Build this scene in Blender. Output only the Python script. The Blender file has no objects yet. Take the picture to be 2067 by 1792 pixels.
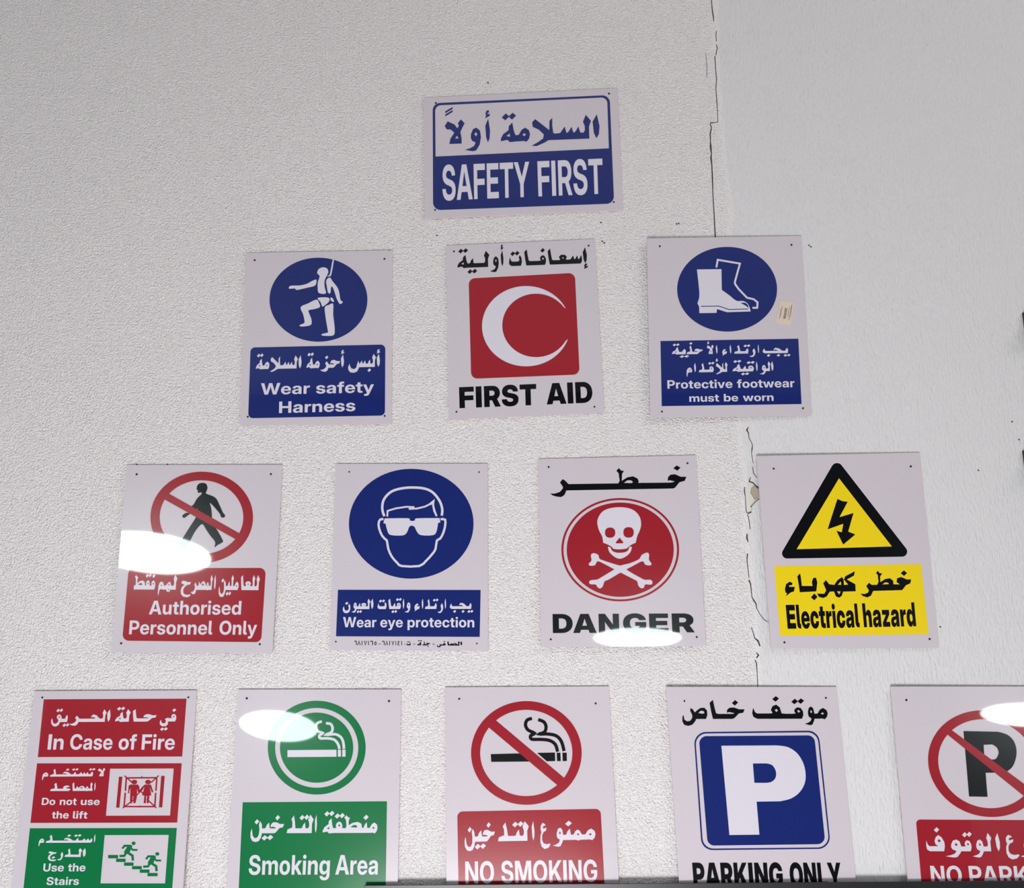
import bpy, bmesh, math, random
from mathutils import Vector, Matrix
from mathutils.geometry import delaunay_2d_cdt

C = bpy.context.scene.collection
SC = bpy.context.scene
R = math.radians

# ------------------------------------------------------------------ camera, world, light, exposure
W, H, F = 2067.0, 1792.0, 1900.0
CAM = Vector((0.0, -1.49, 1.55))
cd = bpy.data.cameras.new('camera')
cd.sensor_width = 36.0
cd.lens = F / W * 36.0
cd.clip_start = 0.01
cam = bpy.data.objects.new('camera', cd)
C.objects.link(cam)
ROT = Matrix.Rotation(R(103.0), 4, 'X') @ Matrix.Rotation(R(-0.4), 4, 'Z')
cam.matrix_world = Matrix.Translation(CAM) @ ROT
SC.camera = cam

SC.view_settings.view_transform = 'Standard'
SC.view_settings.look = 'None'
SC.view_settings.gamma = 1.0
SC.view_settings.use_curve_mapping = False
SC.view_settings.exposure = 0.0

wd = bpy.data.worlds.new('daylight')
SC.world = wd
wd.use_nodes = True
bg = wd.node_tree.nodes['Background']
bg.inputs[0].default_value = (0.95, 0.97, 1.0, 1)
bg.inputs[1].default_value = 0.27


def area(name, loc, target, sx, sy, watts, col):
    l = bpy.data.lights.new(name, 'AREA')
    l.shape = 'RECTANGLE'
    l.size, l.size_y, l.energy, l.color = sx, sy, watts, col
    o = bpy.data.objects.new(name, l)
    o.location = loc
    o.rotation_euler = (Vector(target) - Vector(loc)).to_track_quat('-Z', 'Y').to_euler()
    C.objects.link(o)
    return o


# unseen fill light added low behind to brighten the lower wall, a window on the left, a ceiling tube to the upper right
area('low_fill', (-0.12, -1.9, 0.61), (-0.12, 0, 1.3), 0.8, 0.46, 40, (0.99, 0.985, 1.0))
area('window_daylight', (-3.4, -2.4, 0.8), (-0.6, 0, 1.0), 1.4, 1.0, 4, (0.84, 0.94, 1.0))
area('ceiling_tube', (2.1, -1.5, 3.3), (0.6, 0, 1.5), 1.2, 0.25, 14, (1.0, 0.95, 0.93))


# ------------------------------------------------------------------ materials
def srgb(r, g, b):
    f = lambda c: (c / 255 / 12.92) if c <= 10 else ((c / 255 + 0.055) / 1.055) ** 2.4
    return (f(r), f(g), f(b), 1)


def nodes(name):
    m = bpy.data.materials.new(name)
    m.use_nodes = True
    nt = m.node_tree
    return m, nt, nt.nodes['Principled BSDF']


def printed(name, col, rough=0.2, vary=0.04):
    """ink or plastic under a clear glossy film, with a faint procedural mottle"""
    m, nt, b = nodes(name)
    tc = nt.nodes.new('ShaderNodeNewGeometry')
    n = nt.nodes.new('ShaderNodeTexNoise')
    n.inputs['Scale'].default_value = 420
    n.inputs['Detail'].default_value = 3
    nt.links.new(tc.outputs['Position'], n.inputs['Vector'])
    mx = nt.nodes.new('ShaderNodeMix')
    mx.data_type = 'RGBA'
    mx.inputs[6].default_value = [c * (1 - vary) for c in col[:3]] + [1]
    mx.inputs[7].default_value = [min(1, c * (1 + vary)) for c in col[:3]] + [1]
    nt.links.new(n.outputs['Fac'], mx.inputs[0])
    nt.links.new(mx.outputs[2], b.inputs['Base Color'])
    b.inputs['Roughness'].default_value = rough
    b.inputs['Specular IOR Level'].default_value = 0.28
    b.inputs['Coat Weight'].default_value = 0.9
    b.inputs['Coat Roughness'].default_value = 0.02
    n2 = nt.nodes.new('ShaderNodeTexNoise')
    n2.inputs['Scale'].default_value = 900
    nt.links.new(tc.outputs['Position'], n2.inputs['Vector'])
    bp = nt.nodes.new('ShaderNodeBump')
    bp.inputs['Strength'].default_value = 0.05
    bp.inputs['Distance'].default_value = 0.0001
    nt.links.new(n2.outputs['Fac'], bp.inputs['Height'])
    nt.links.new(bp.outputs['Normal'], b.inputs['Normal'])
    return m


def plain(name, col, rough=0.5, metal=0.0):
    m, nt, b = nodes(name)
    b.inputs['Base Color'].default_value = col
    b.inputs['Roughness'].default_value = rough
    b.inputs['Metallic'].default_value = metal
    return m


M = {
    'white': printed('white_plastic', srgb(200, 191, 199)),
    'blue': printed('navy_ink', srgb(22, 37, 105)),
    'red': printed('red_ink', srgb(150, 29, 42)),
    'green': printed('green_ink', srgb(8, 108, 60)),
    'yellow': printed('yellow_ink', srgb(232, 204, 28)),
    'black': printed('black_ink', srgb(8, 9, 14)),
    'letter': printed('white_letter', srgb(210, 205, 216)),
    'edge': printed('sign_edge', srgb(226, 208, 208)),
    'nail': plain('dark_nail', srgb(40, 38, 40), 0.45, 0.6),
    'paper': printed('sticker_paper', srgb(214, 196, 180), 0.6),
    'ink': plain('sticker_ink', srgb(70, 62, 58), 0.6),
    'core': plain('plaster_core', srgb(120, 114, 108), 0.9),
    'peel': plain('bare_plaster', srgb(214, 208, 202), 0.9),
    'brick': plain('beige_undercoat', srgb(176, 164, 146), 0.9),
    'cab': plain('black_laminate', srgb(22, 23, 26), 0.35),
    'steel': plain('dark_bracket', srgb(44, 42, 42), 0.5, 0.3),
}


# ------------------------------------------------------------------ picture ray -> point on a plane of the place
def ray(px, py):
    return (ROT.to_3x3() @ Vector(((px - W / 2) / F, -(py - H / 2) / F, -1.0))).normalized()


def hit(px, py, p0, n):
    d = ray(px, py)
    return CAM + d * ((p0 - CAM).dot(n) / d.dot(n))


# ------------------------------------------------------------------ 2D shapes
def ell(cx, cy, rx, ry, rot=0.0, n=72, shear=0.0):
    out = []
    for i in range(n):
        a = 2 * math.pi * i / n
        x, y = rx * math.cos(a), ry * math.sin(a)
        x, y = x * math.cos(rot) - y * math.sin(rot), x * math.sin(rot) + y * math.cos(rot)
        out.append((cx + x + shear * y, cy + y))
    return out


def rnd(pts, r, n=8):
    """polygon with rounded corners (r: one radius or one per corner)"""
    out = []
    k = len(pts)
    rs = r if isinstance(r, (list, tuple)) else [r] * k
    for i in range(k):
        p = Vector(pts[i]); a = Vector(pts[i - 1]) - p; b = Vector(pts[(i + 1) % k]) - p
        if rs[i] <= 0:
            out.append(tuple(p)); continue
        ang = a.angle(b)
        t = min(rs[i] / math.tan(ang / 2), a.length * .49, b.length * .49)
        s, e = p + a.normalized() * t, p + b.normalized() * t
        w = math.sin(ang / 2)
        for j in range(n + 1):
            u = j / n
            k0, k1, k2 = (1 - u) ** 2, 2 * u * (1 - u) * w, u * u
            q = (s * k0 + p * k1 + e * k2) / (k0 + k1 + k2)
            out.append(tuple(q))
    return out


def smooth(pts, closed=True, n=4):
    """Catmull-Rom through pts; a third value marks a sharp corner"""
    k = len(pts)
    out = []
    P = [Vector(p[:2]) for p in pts]
    cor = [len(p) > 2 for p in pts]
    rng = range(k if closed else k - 1)
    for i in rng:
        p1, p2 = P[i], P[(i + 1) % k]
        p0 = P[i - 1] if (closed or i > 0) else p1
        p3 = P[(i + 2) % k] if (closed or i + 2 < k) else p2
        m1 = Vector((0, 0)) if cor[i] else (p2 - p0) * .5
        m2 = Vector((0, 0)) if cor[(i + 1) % k] else (p3 - p1) * .5
        for j in range(n):
            t = j / n
            q = p1 * (2 * t ** 3 - 3 * t * t + 1) + m1 * (t ** 3 - 2 * t * t + t) + p2 * (3 * t * t - 2 * t ** 3) + m2 * (t ** 3 - t * t)
            out.append(tuple(q))
    if not closed:
        out.append(tuple(P[-1]))
    return out


def stroke(pts, w, sm=0):
    """ribbon of width w (number or one per point) along a polyline"""
    if sm:
        pts = smooth(pts, False, sm)
    k = len(pts)
    ws = w if isinstance(w, (list, tuple)) else [w] * k
    L, Rr = [], []
    P = [Vector(p) for p in pts]
    for i in range(k):
        d1 = (P[i] - P[i - 1]).normalized() if i else (P[1] - P[0]).normalized()
        d2 = (P[i + 1] - P[i]).normalized() if i < k - 1 else d1
        t = (d1 + d2)
        t = t.normalized() if t.length > 1e-4 else d1
        nn = Vector((-t.y, t.x))
        c = max(.5, abs(nn.dot(Vector((-d1.y, d1.x)))))
        o = nn * (ws[i] / 2 / c)
        L.append(tuple(P[i] + o)); Rr.append(tuple(P[i] - o))
    return L + Rr[::-1]


def winding(x, y, loops):
    w = 0
    for lp in loops:
        for (x1, y1), (x2, y2) in zip(lp, lp[1:] + lp[:1]):
            if (y1 > y) != (y2 > y):
                side = (x2 - x1) * (y - y1) - (x - x1) * (y2 - y1)
                if y2 > y1 and side > 0: w += 1
                elif y2 < y1 and side < 0: w -= 1
    return w


def signed(lp):
    return sum(a[0] * b[1] - b[0] * a[1] for a, b in zip(lp, lp[1:] + lp[:1]))


def fill(groups, raw=False):
    """union of groups, each group = outer loop minus its later loops (raw: by the loops' own winding) -> points, counter-clockwise triangles"""
    G = []
    for loops in groups:
        if not raw:
            loops = [lp if (signed(lp) > 0) == (i == 0) else lp[::-1] for i, lp in enumerate(loops)]
        xs = [p[0] for lp in loops for p in lp]; ys = [p[1] for lp in loops for p in lp]
        G.append((loops, min(xs), max(xs), min(ys), max(ys)))
    flat, ed = [], []
    for g in G:
        for lp in g[0]:
            b = len(flat)
            flat += [tuple(p) for p in lp]
            ed += [(b + i, b + (i + 1) % len(lp)) for i in range(len(lp))]
    vs, _, fs, _, _, _ = delaunay_2d_cdt([Vector(p) for p in flat], ed, [], 0, 1e-5)
    pts = [(v[0], v[1]) for v in vs]
    out = []
    for f in fs:
        for k in range(1, len(f) - 1):
            t = (f[0], f[k], f[k + 1])
            a, b, c = (pts[i] for i in t)
            cr = (b[0] - a[0]) * (c[1] - a[1]) - (b[1] - a[1]) * (c[0] - a[0])
            if abs(cr) < 1e-9: continue
            x = (a[0] + b[0] + c[0]) / 3; y = (a[1] + b[1] + c[1]) / 3
            if any(x0 <= x <= x1 and y0 <= y <= y1 and (winding(x, y, lo) != 0 if raw else winding(x, y, lo) > 0) for lo, x0, x1, y0, y1 in G):
                out.append(tuple(t) if cr > 0 else tuple(t)[::-1])
    return pts, out


def rect(x0, y0, x1, y1):
    return [(x0, y0), (x1, y0), (x1, y1), (x0, y1)]


def link(name, verts, faces, mats, parent=None, fm=None, origin=None):
    me = bpy.data.meshes.new(name)
    o0 = origin or Vector((0, 0, 0))
    me.from_pydata([tuple(Vector(v) - o0) for v in verts], [], faces)
    for m in (mats if isinstance(mats, list) else [mats]):
        me.materials.append(m)
    if fm:
        me.polygons.foreach_set('material_index', fm)
    me.update()
    o = bpy.data.objects.new(name, me)
    C.objects.link(o)
    if parent:
        o.parent = parent
    return o


def tag(o, label, cat, group=None, kind=None):
    if label: o['label'] = label
    if cat: o['category'] = cat
    if group: o['group'] = group
    if kind: o['kind'] = kind
    return o


# ------------------------------------------------------------------ Latin lettering: outlines in 1/1000 of the capital height
def parse_font(s):
    f = {}
    for ln in s.strip().split('\n'):
        ch, adv, rest = ln.split(' ', 2)
        loops = []
        for c in rest.split('|'):
            pts = []
            for t in c.split(' '):
                on = not t.endswith('*')
                x, y = t.rstrip('*').split(',')
                pts.append((int(x), int(y), on))
            full = []
            for i, p in enumerate(pts):
                q = pts[i - 1]
                if not q[2] and not p[2]:
                    full.append(((q[0] + p[0]) / 2, (q[1] + p[1]) / 2, True))
                full.append(p)
            k = next(i for i, p in enumerate(full) if p[2])
            full = full[k:] + full[:k]
            out = []
            i = 0
            n = len(full)
            while i < n:
                p = full[i]
                if p[2]:
                    out.append((p[0] / 1000, p[1] / 1000)); i += 1
                else:
                    a = full[i - 1]; b = full[(i + 1) % n]
                    for j in range(1, 4):
                        u = j / 4
                        out.append((((1 - u) ** 2 * a[0] + 2 * u * (1 - u) * p[0] + u * u * b[0]) / 1000,
                                    ((1 - u) ** 2 * a[1] + 2 * u * (1 - u) * p[1] + u * u * b[1]) / 1000))
                    i += 1
            loops.append(out)
        f[ch] = (int(adv) / 1000, loops)
    return f


def clean(lp):
    o = []
    for p in lp:
        if not o or (abs(p[0] - o[-1][0]) + abs(p[1] - o[-1][1])) > 1e-6:
            o.append(p)
    if len(o) > 1 and abs(o[0][0] - o[-1][0]) + abs(o[0][1] - o[-1][1]) < 1e-6:
        o.pop()
    return o


def inside(p, lp):
    c = False
    x, y = p
    for (x1, y1), (x2, y2) in zip(lp, lp[1:] + lp[:1]):
        if (y1 > y) != (y2 > y) and x < (x2 - x1) * (y - y1) / (y2 - y1) + x1:
            c = not c
    return c


def group_loops(loops):
    """split loops into [outer, hole, hole...] groups"""
    loops = [clean(l) for l in loops]
    area_ = [abs(sum(a[0] * b[1] - b[0] * a[1] for a, b in zip(l, l[1:] + l[:1]))) for l in loops]
    order = sorted(range(len(loops)), key=lambda i: -area_[i])
    out = []
    for i in order:
        for g in out:
            if inside(loops[i][0], g[0]):
                g.append(loops[i]); break
        else:
            out.append([loops[i]])
    return out


BOLD = parse_font("""A 997 12,0 359,1000 636,1000 986,0 749,0 595,476 565,574* 504,787* 470,917 525,917 490,786* 429,574* 399,476 243,0|235,216 235,385 762,385 762,216
C 1003 519,-16 383,-16* 169,108* 45,339* 45,499 45,661* 169,892* 383,1016* 519,1016 607,1016* 758,964* 874,868* 948,732* 960,648 745,648 736,690* 698,757* 640,804* 566,828* 523,828 441,828* 323,748* 260,601* 260,499 260,398* 323,251* 441,172* 523,172 566,172* 639,196* 697,243* 736,309* 745,351 960,351 949,271* 877,136* 761,38* 610,-16*
D 971 432,0 172,0 172,180 421,180 519,180* 648,252* 712,395* 712,500 712,606* 648,748* 520,820* 422,820 168,820 168,1000 435,1000 586,1000* 806,879* 926,654* 926,500 926,346* 806,122* 586,0*|289,1000 289,0 76,0 76,1000
E 838 76,0 76,1000 788,1000 788,819 289,819 289,593 750,593 750,416 289,416 289,181 788,181 788,0
F 803 76,0 76,1000 768,1000 768,819 289,819 289,572 733,572 733,396 289,396 289,0
G 1016 521,-16 379,-16* 165,112* 45,344* 45,499 45,660* 170,892* 384,1016* 518,1016 604,1016* 755,965* 872,872* 947,745* 956,667 740,667 732,704* 695,763* 639,805* 567,828* 524,828 443,828* 324,749* 260,602* 260,500 260,398* 324,251* 444,172* 526,172 596,172* 699,224* 756,316* 756,378 804,374 542,374 542,534 964,534 964,406 964,280* 851,90* 651,-16*
H 997 76,0 76,1000 289,1000 289,600 708,600 708,1000 921,1000 921,0 708,0 708,420 289,420 289,0
I 375 70,0 305,0 305,1000 70,1000
K 958 231,207 231,454 264,499* 331,584* 400,670* 437,715 679,1000 934,1000 512,510 495,511|76,0 76,1000 289,1000 289,730 288,474 289,371 289,0|698,0 405,448 535,609 945,0
L 770 76,0 76,1000 289,1000 289,181 736,181 736,0
M 1244 76,0 76,1000 391,1000 549,550 559,518* 587,421* 616,314* 641,216* 649,182 598,182 606,216* 631,314* 660,421* 687,518* 697,550 852,1000 1168,1000 1168,0 958,0 958,466 958,499* 960,595* 963,704* 966,816* 967,866 989,866 975,812* 942,697* 911,588* 883,497* 873,466 709,0 535,0 370,466 360,497* 331,588* 299,696* 266,811* 250,866 277,866 278,816* 280,705* 284,595* 286,500* 286,466 286,0
N 1010 76,0 76,1000 302,1000 615,501 632,474* 679,391* 730,295* 754,246 730,203 727,252* 722,374* 720,487* 720,520 720,1000 934,1000 934,0 707,0 422,453 401,487* 346,582* 280,702* 243,771 279,789 283,716* 288,585* 290,483* 290,454 290,0
O 1034 517,-16 383,-16* 169,109* 45,339* 45,499 45,660* 169,892* 383,1016* 517,1016 652,1016* 865,892* 989,660* 989,499 989,339* 865,108* 652,-16*|517,172 593,172* 709,249* 774,395* 774,499 774,604* 709,751* 593,828* 517,828 441,828* 325,751* 260,604* 260,499 260,395* 325,249* 441,172*
P 875 76,0 76,1000 473,1000 586,1000* 750,918* 839,769* 839,668 839,567* 749,418* 583,336* 470,336 199,336 199,513 453,513 508,513* 586,551* 628,621* 628,668 628,716* 586,784* 508,822* 453,822 289,822 289,0
R 898 76,0 76,1000 477,1000 590,1000* 754,919* 843,772* 843,671 843,571* 750,426* 581,348* 466,348 204,348 204,519 457,519 513,519* 591,555* 632,624* 632,671 632,718* 590,786* 512,824* 457,824 289,824 289,0|639,0 408,453 633,453 869,0
S 901 455,-16 328,-16* 147,64* 49,217* 49,325 254,325 256,273* 306,198* 396,159* 456,159 512,159* 595,190* 641,246* 641,284 641,315* 604,362* 526,396* 465,410 359,433 215,465* 70,603* 70,711 70,802* 166,939* 338,1016* 451,1016 566,1016* 735,938* 828,795* 831,697 631,697 625,764* 530,840* 452,840 402,840* 326,810* 284,757* 284,722 284,690* 321,646* 395,613* 452,601 545,580 622,564* 737,514* 814,444* 853,353* 853,295 853,199* 757,59* 579,-16*
T 886 34,819 34,1000 852,1000 852,819 550,819 550,0 337,0 337,819
U 976 488,-16 363,-16* 177,76* 74,241* 74,350 74,1000 284,1000 284,367 284,309* 335,220* 426,169* 488,169 550,169* 642,220* 693,309* 693,367 693,1000 902,1000 902,350 902,241* 799,76* 613,-16*
W 1388 280,0 12,1000 240,1000 354,515 368,452* 393,322* 417,192* 428,128 386,128 398,192* 423,322* 450,452* 465,515 585,1000 802,1000 922,515 937,452* 964,322* 990,192* 1002,128 959,128 970,192* 994,322* 1020,452* 1033,515 1147,1000 1376,1000 1108,0 869,0 732,530 716,595* 685,754* 665,851 722,851 701,755* 673,596* 655,530 519,0
Y 966 382,0 382,371 12,1000 257,1000 424,699 447,657* 489,574* 510,528 466,528 486,574* 527,657* 549,699 711,1000 955,1000 591,371 591,0
a 772 288,-12 217,-12* 106,35* 43,130* 43,202 43,262* 87,343* 164,393* 265,419* 320,424 385,431* 462,443* 496,466* 496,489 496,493 496,519* 469,559* 419,581* 383,581 347,581* 293,558* 261,518* 257,492 66,499 73,571* 154,675* 293,732* 389,732 460,732* 575,699* 656,636* 700,545* 700,486 700,0 501,0 501,101 497,101 478,66* 421,15* 341,-12*|346,128 392,128* 460,163* 498,222* 498,260 498,332 489,328* 460,319* 422,311* 379,304* 357,300 323,295* 270,273* 239,236* 239,208 239,183* 265,147* 314,128*
b 835 487,-14 437,-14* 356,16* 296,72* 277,111 274,111 274,0 72,0 72,1000 277,1000 277,614 279,614 300,651* 360,703* 439,732* 488,732 577,732* 715,640* 793,473* 793,359 793,245* 716,77* 578,-14*|430,151 479,151* 548,201* 585,295* 585,359 585,424* 548,517* 479,567* 430,567 382,567* 309,515* 269,423* 269,359 269,297* 309,203* 382,151*
c 777 402,-16 293,-16* 131,78* 42,247* 42,358 42,469* 131,638* 293,733* 402,733 472,733* 590,692* 678,619* 732,517* 738,456 541,448 537,475* 515,520* 480,551* 434,569* 405,569 356,569* 286,517* 249,422* 249,358 249,294* 286,200* 356,148* 405,148 434,148* 480,165* 514,198* 536,243* 541,271 738,264 733,202* 681,100* 592,25* 473,-16*
d 835 348,-14 257,-14* 119,77* 42,245* 42,359 42,473* 120,640* 258,732* 346,732 396,732* 475,703* 535,651* 555,614 557,614 557,1000 762,1000 762,0 560,0 560,111 557,111 539,72* 478,16* 397,-14*|404,151 453,151* 526,203* 566,297* 566,359 566,423* 526,515* 453,567* 404,567 357,567* 287,517* 249,424* 249,359 249,295* 287,201* 357,151*
e 785 402,-16 292,-16* 130,79* 42,248* 42,358 42,468* 131,637* 290,733* 394,733 472,733* 601,681* 695,583* 746,447* 746,363 746,307 115,307 115,436 647,436 554,405 554,459* 517,536* 447,578* 398,578 350,578* 280,536* 242,459* 242,407 242,317 242,262* 281,181* 356,137* 407,137 444,137* 503,158* 543,197* 552,224 738,217 724,148* 630,43* 489,-16*
f 524 494,718 494,559 12,559 12,718|141,0 141,799 141,870* 196,964* 302,1010* 378,1010 417,1010* 486,1007* 501,1006 492,847 483,848* 441,849* 424,849 382,849* 346,812* 346,771 346,0
g 835 409,-291 309,-291* 168,-236* 86,-136* 75,-71 268,-60 275,-85* 313,-122* 371,-142* 409,-142 481,-142* 560,-66* 560,9 560,124 556,124 537,85* 477,30* 397,3* 348,3 257,3* 119,92* 42,254* 42,363 42,475* 120,640* 258,732* 346,732 396,732* 476,702* 537,648* 558,611 560,611 560,718 763,718 763,25 763,-85* 674,-225* 514,-291*|404,164 454,164* 526,214* 566,305* 566,366 566,428* 526,519* 454,569* 404,569 357,569* 287,521* 249,430* 249,366 249,303* 287,212* 357,164*
h 820 277,401 277,0 72,0 72,1000 276,1000 276,532 244,532 277,626* 400,732* 498,732 574,732* 686,666* 748,540* 748,452 748,0 543,0 543,413 543,483* 475,556* 414,556 374,556* 312,523* 277,454*
i 350 72,0 72,718 277,718 277,0|174,805 125,805* 59,867* 59,913 59,959* 125,1020* 174,1020 224,1020* 290,959* 290,912 290,867* 224,805*
k 770 258,204 258,447 282,447 523,718 762,718 442,355 393,355|72,0 72,1000 277,1000 277,0|536,0 317,310 453,454 776,0
l 391 304,-1 182,-1* 72,92* 72,195 72,1000 277,1000 277,216 277,184* 304,156* 336,156 344,156* 360,157* 367,157 374,3 359,1* 323,-1*
m 1228 72,0 72,718 268,718 271,551 258,551 276,613* 344,693* 435,732* 485,732 566,732* 681,637* 696,548 675,548 689,607* 760,689* 860,732* 917,732 986,732* 1094,672* 1156,559* 1156,478 1156,0 951,0 951,438 951,501* 884,563* 834,563 797,563* 743,530* 713,472* 713,433 713,0 515,0 515,443 515,498* 451,563* 400,563 366,563* 310,531* 277,469* 277,425 277,0
n 820 277,401 277,0 72,0 72,718 272,718 273,532 244,532 277,626* 400,732* 498,732 574,732* 686,666* 748,540* 748,452 748,0 543,0 543,413 543,483* 475,556* 414,556 374,556* 312,523* 277,454*
o 811 406,-16 296,-16* 132,78* 42,246* 42,358 42,470* 132,639* 296,733* 406,733 515,733* 679,639* 769,470* 769,358 769,246* 679,78* 515,-16*|406,149 453,149* 524,200* 562,294* 562,358 562,423* 524,517* 453,568* 406,568 358,568* 287,517* 249,423* 249,358 249,293* 287,200* 358,149*
p 835 72,-281 72,718 274,718 274,616 279,616 298,651* 359,703* 439,732* 488,732 577,732* 715,640* 793,473* 793,359 793,245* 716,77* 578,-14* 487,-14 437,-14* 358,16* 299,71* 280,109 277,109 277,-281|430,151 479,151* 548,201* 585,295* 585,359 585,424* 548,517* 479,567* 430,567 382,567* 309,515* 269,423* 269,359 269,297* 309,203* 382,151*
r 528 72,0 72,718 270,718 270,594 274,594 293,660* 379,724* 448,724 465,724* 496,722* 509,721 509,545 497,547* 447,550* 422,550 380,550* 315,513* 277,441* 277,390 277,0
s 732 371,-17 278,-17* 134,39* 46,145* 39,220 238,227 246,181* 313,130* 370,130 424,130* 486,170* 486,202 486,229* 439,264* 394,272 268,297 163,317* 56,422* 56,505 56,574* 131,676* 268,732* 362,732 455,732* 592,675* 671,571* 676,500 488,493 485,533* 420,587* 368,587 319,587* 260,545* 260,514 260,488* 304,453* 346,444 483,418 591,397* 694,301* 694,222 694,150* 612,43* 466,-17*
t 512 479,718 479,559 12,559 12,718|130,908 335,908 335,223 335,187* 365,159* 403,159 419,159* 465,160* 477,160 484,2 462,-1* 395,-2* 362,-2 244,-2* 130,94* 130,193
u 820 323,-14 247,-14* 134,52* 72,178* 72,266 72,718 277,718 277,305 277,236* 345,162* 406,162 446,162* 508,195* 543,264* 543,317 543,718 748,718 748,0 548,0 547,186 576,186 543,92* 420,-14*
v 780 275,0 10,718 225,718 342,364 363,298* 399,166* 417,99 369,99 387,166* 422,298* 443,364 557,718 770,718 505,0
w 1141 229,0 9,718 225,718 288,469 306,392* 342,226* 360,140 333,140 352,225* 392,392* 412,469 478,718 663,718 728,469 748,392* 788,226* 807,140 780,140 798,226* 833,392* 851,469 913,718 1132,718 912,0 701,0 619,280 608,321* 585,410* 563,502* 552,546 589,546 578,502* 556,410* 533,321* 521,280 439,0
y 781 85,-277 96,-117 173,-119 201,-121* 238,-108* 262,-73* 269,-45 285,1 10,718 225,718 343,364 364,298* 399,166* 417,99 362,99 380,166* 417,299* 438,364 558,718 771,718 459,-103 436,-163* 371,-242* 282,-282* 221,-282 186,-282* 116,-279*
z 738 68,0 68,134 420,553 420,555 71,555 71,718 663,718 663,575 321,165 321,162 670,162 670,0""")
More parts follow.
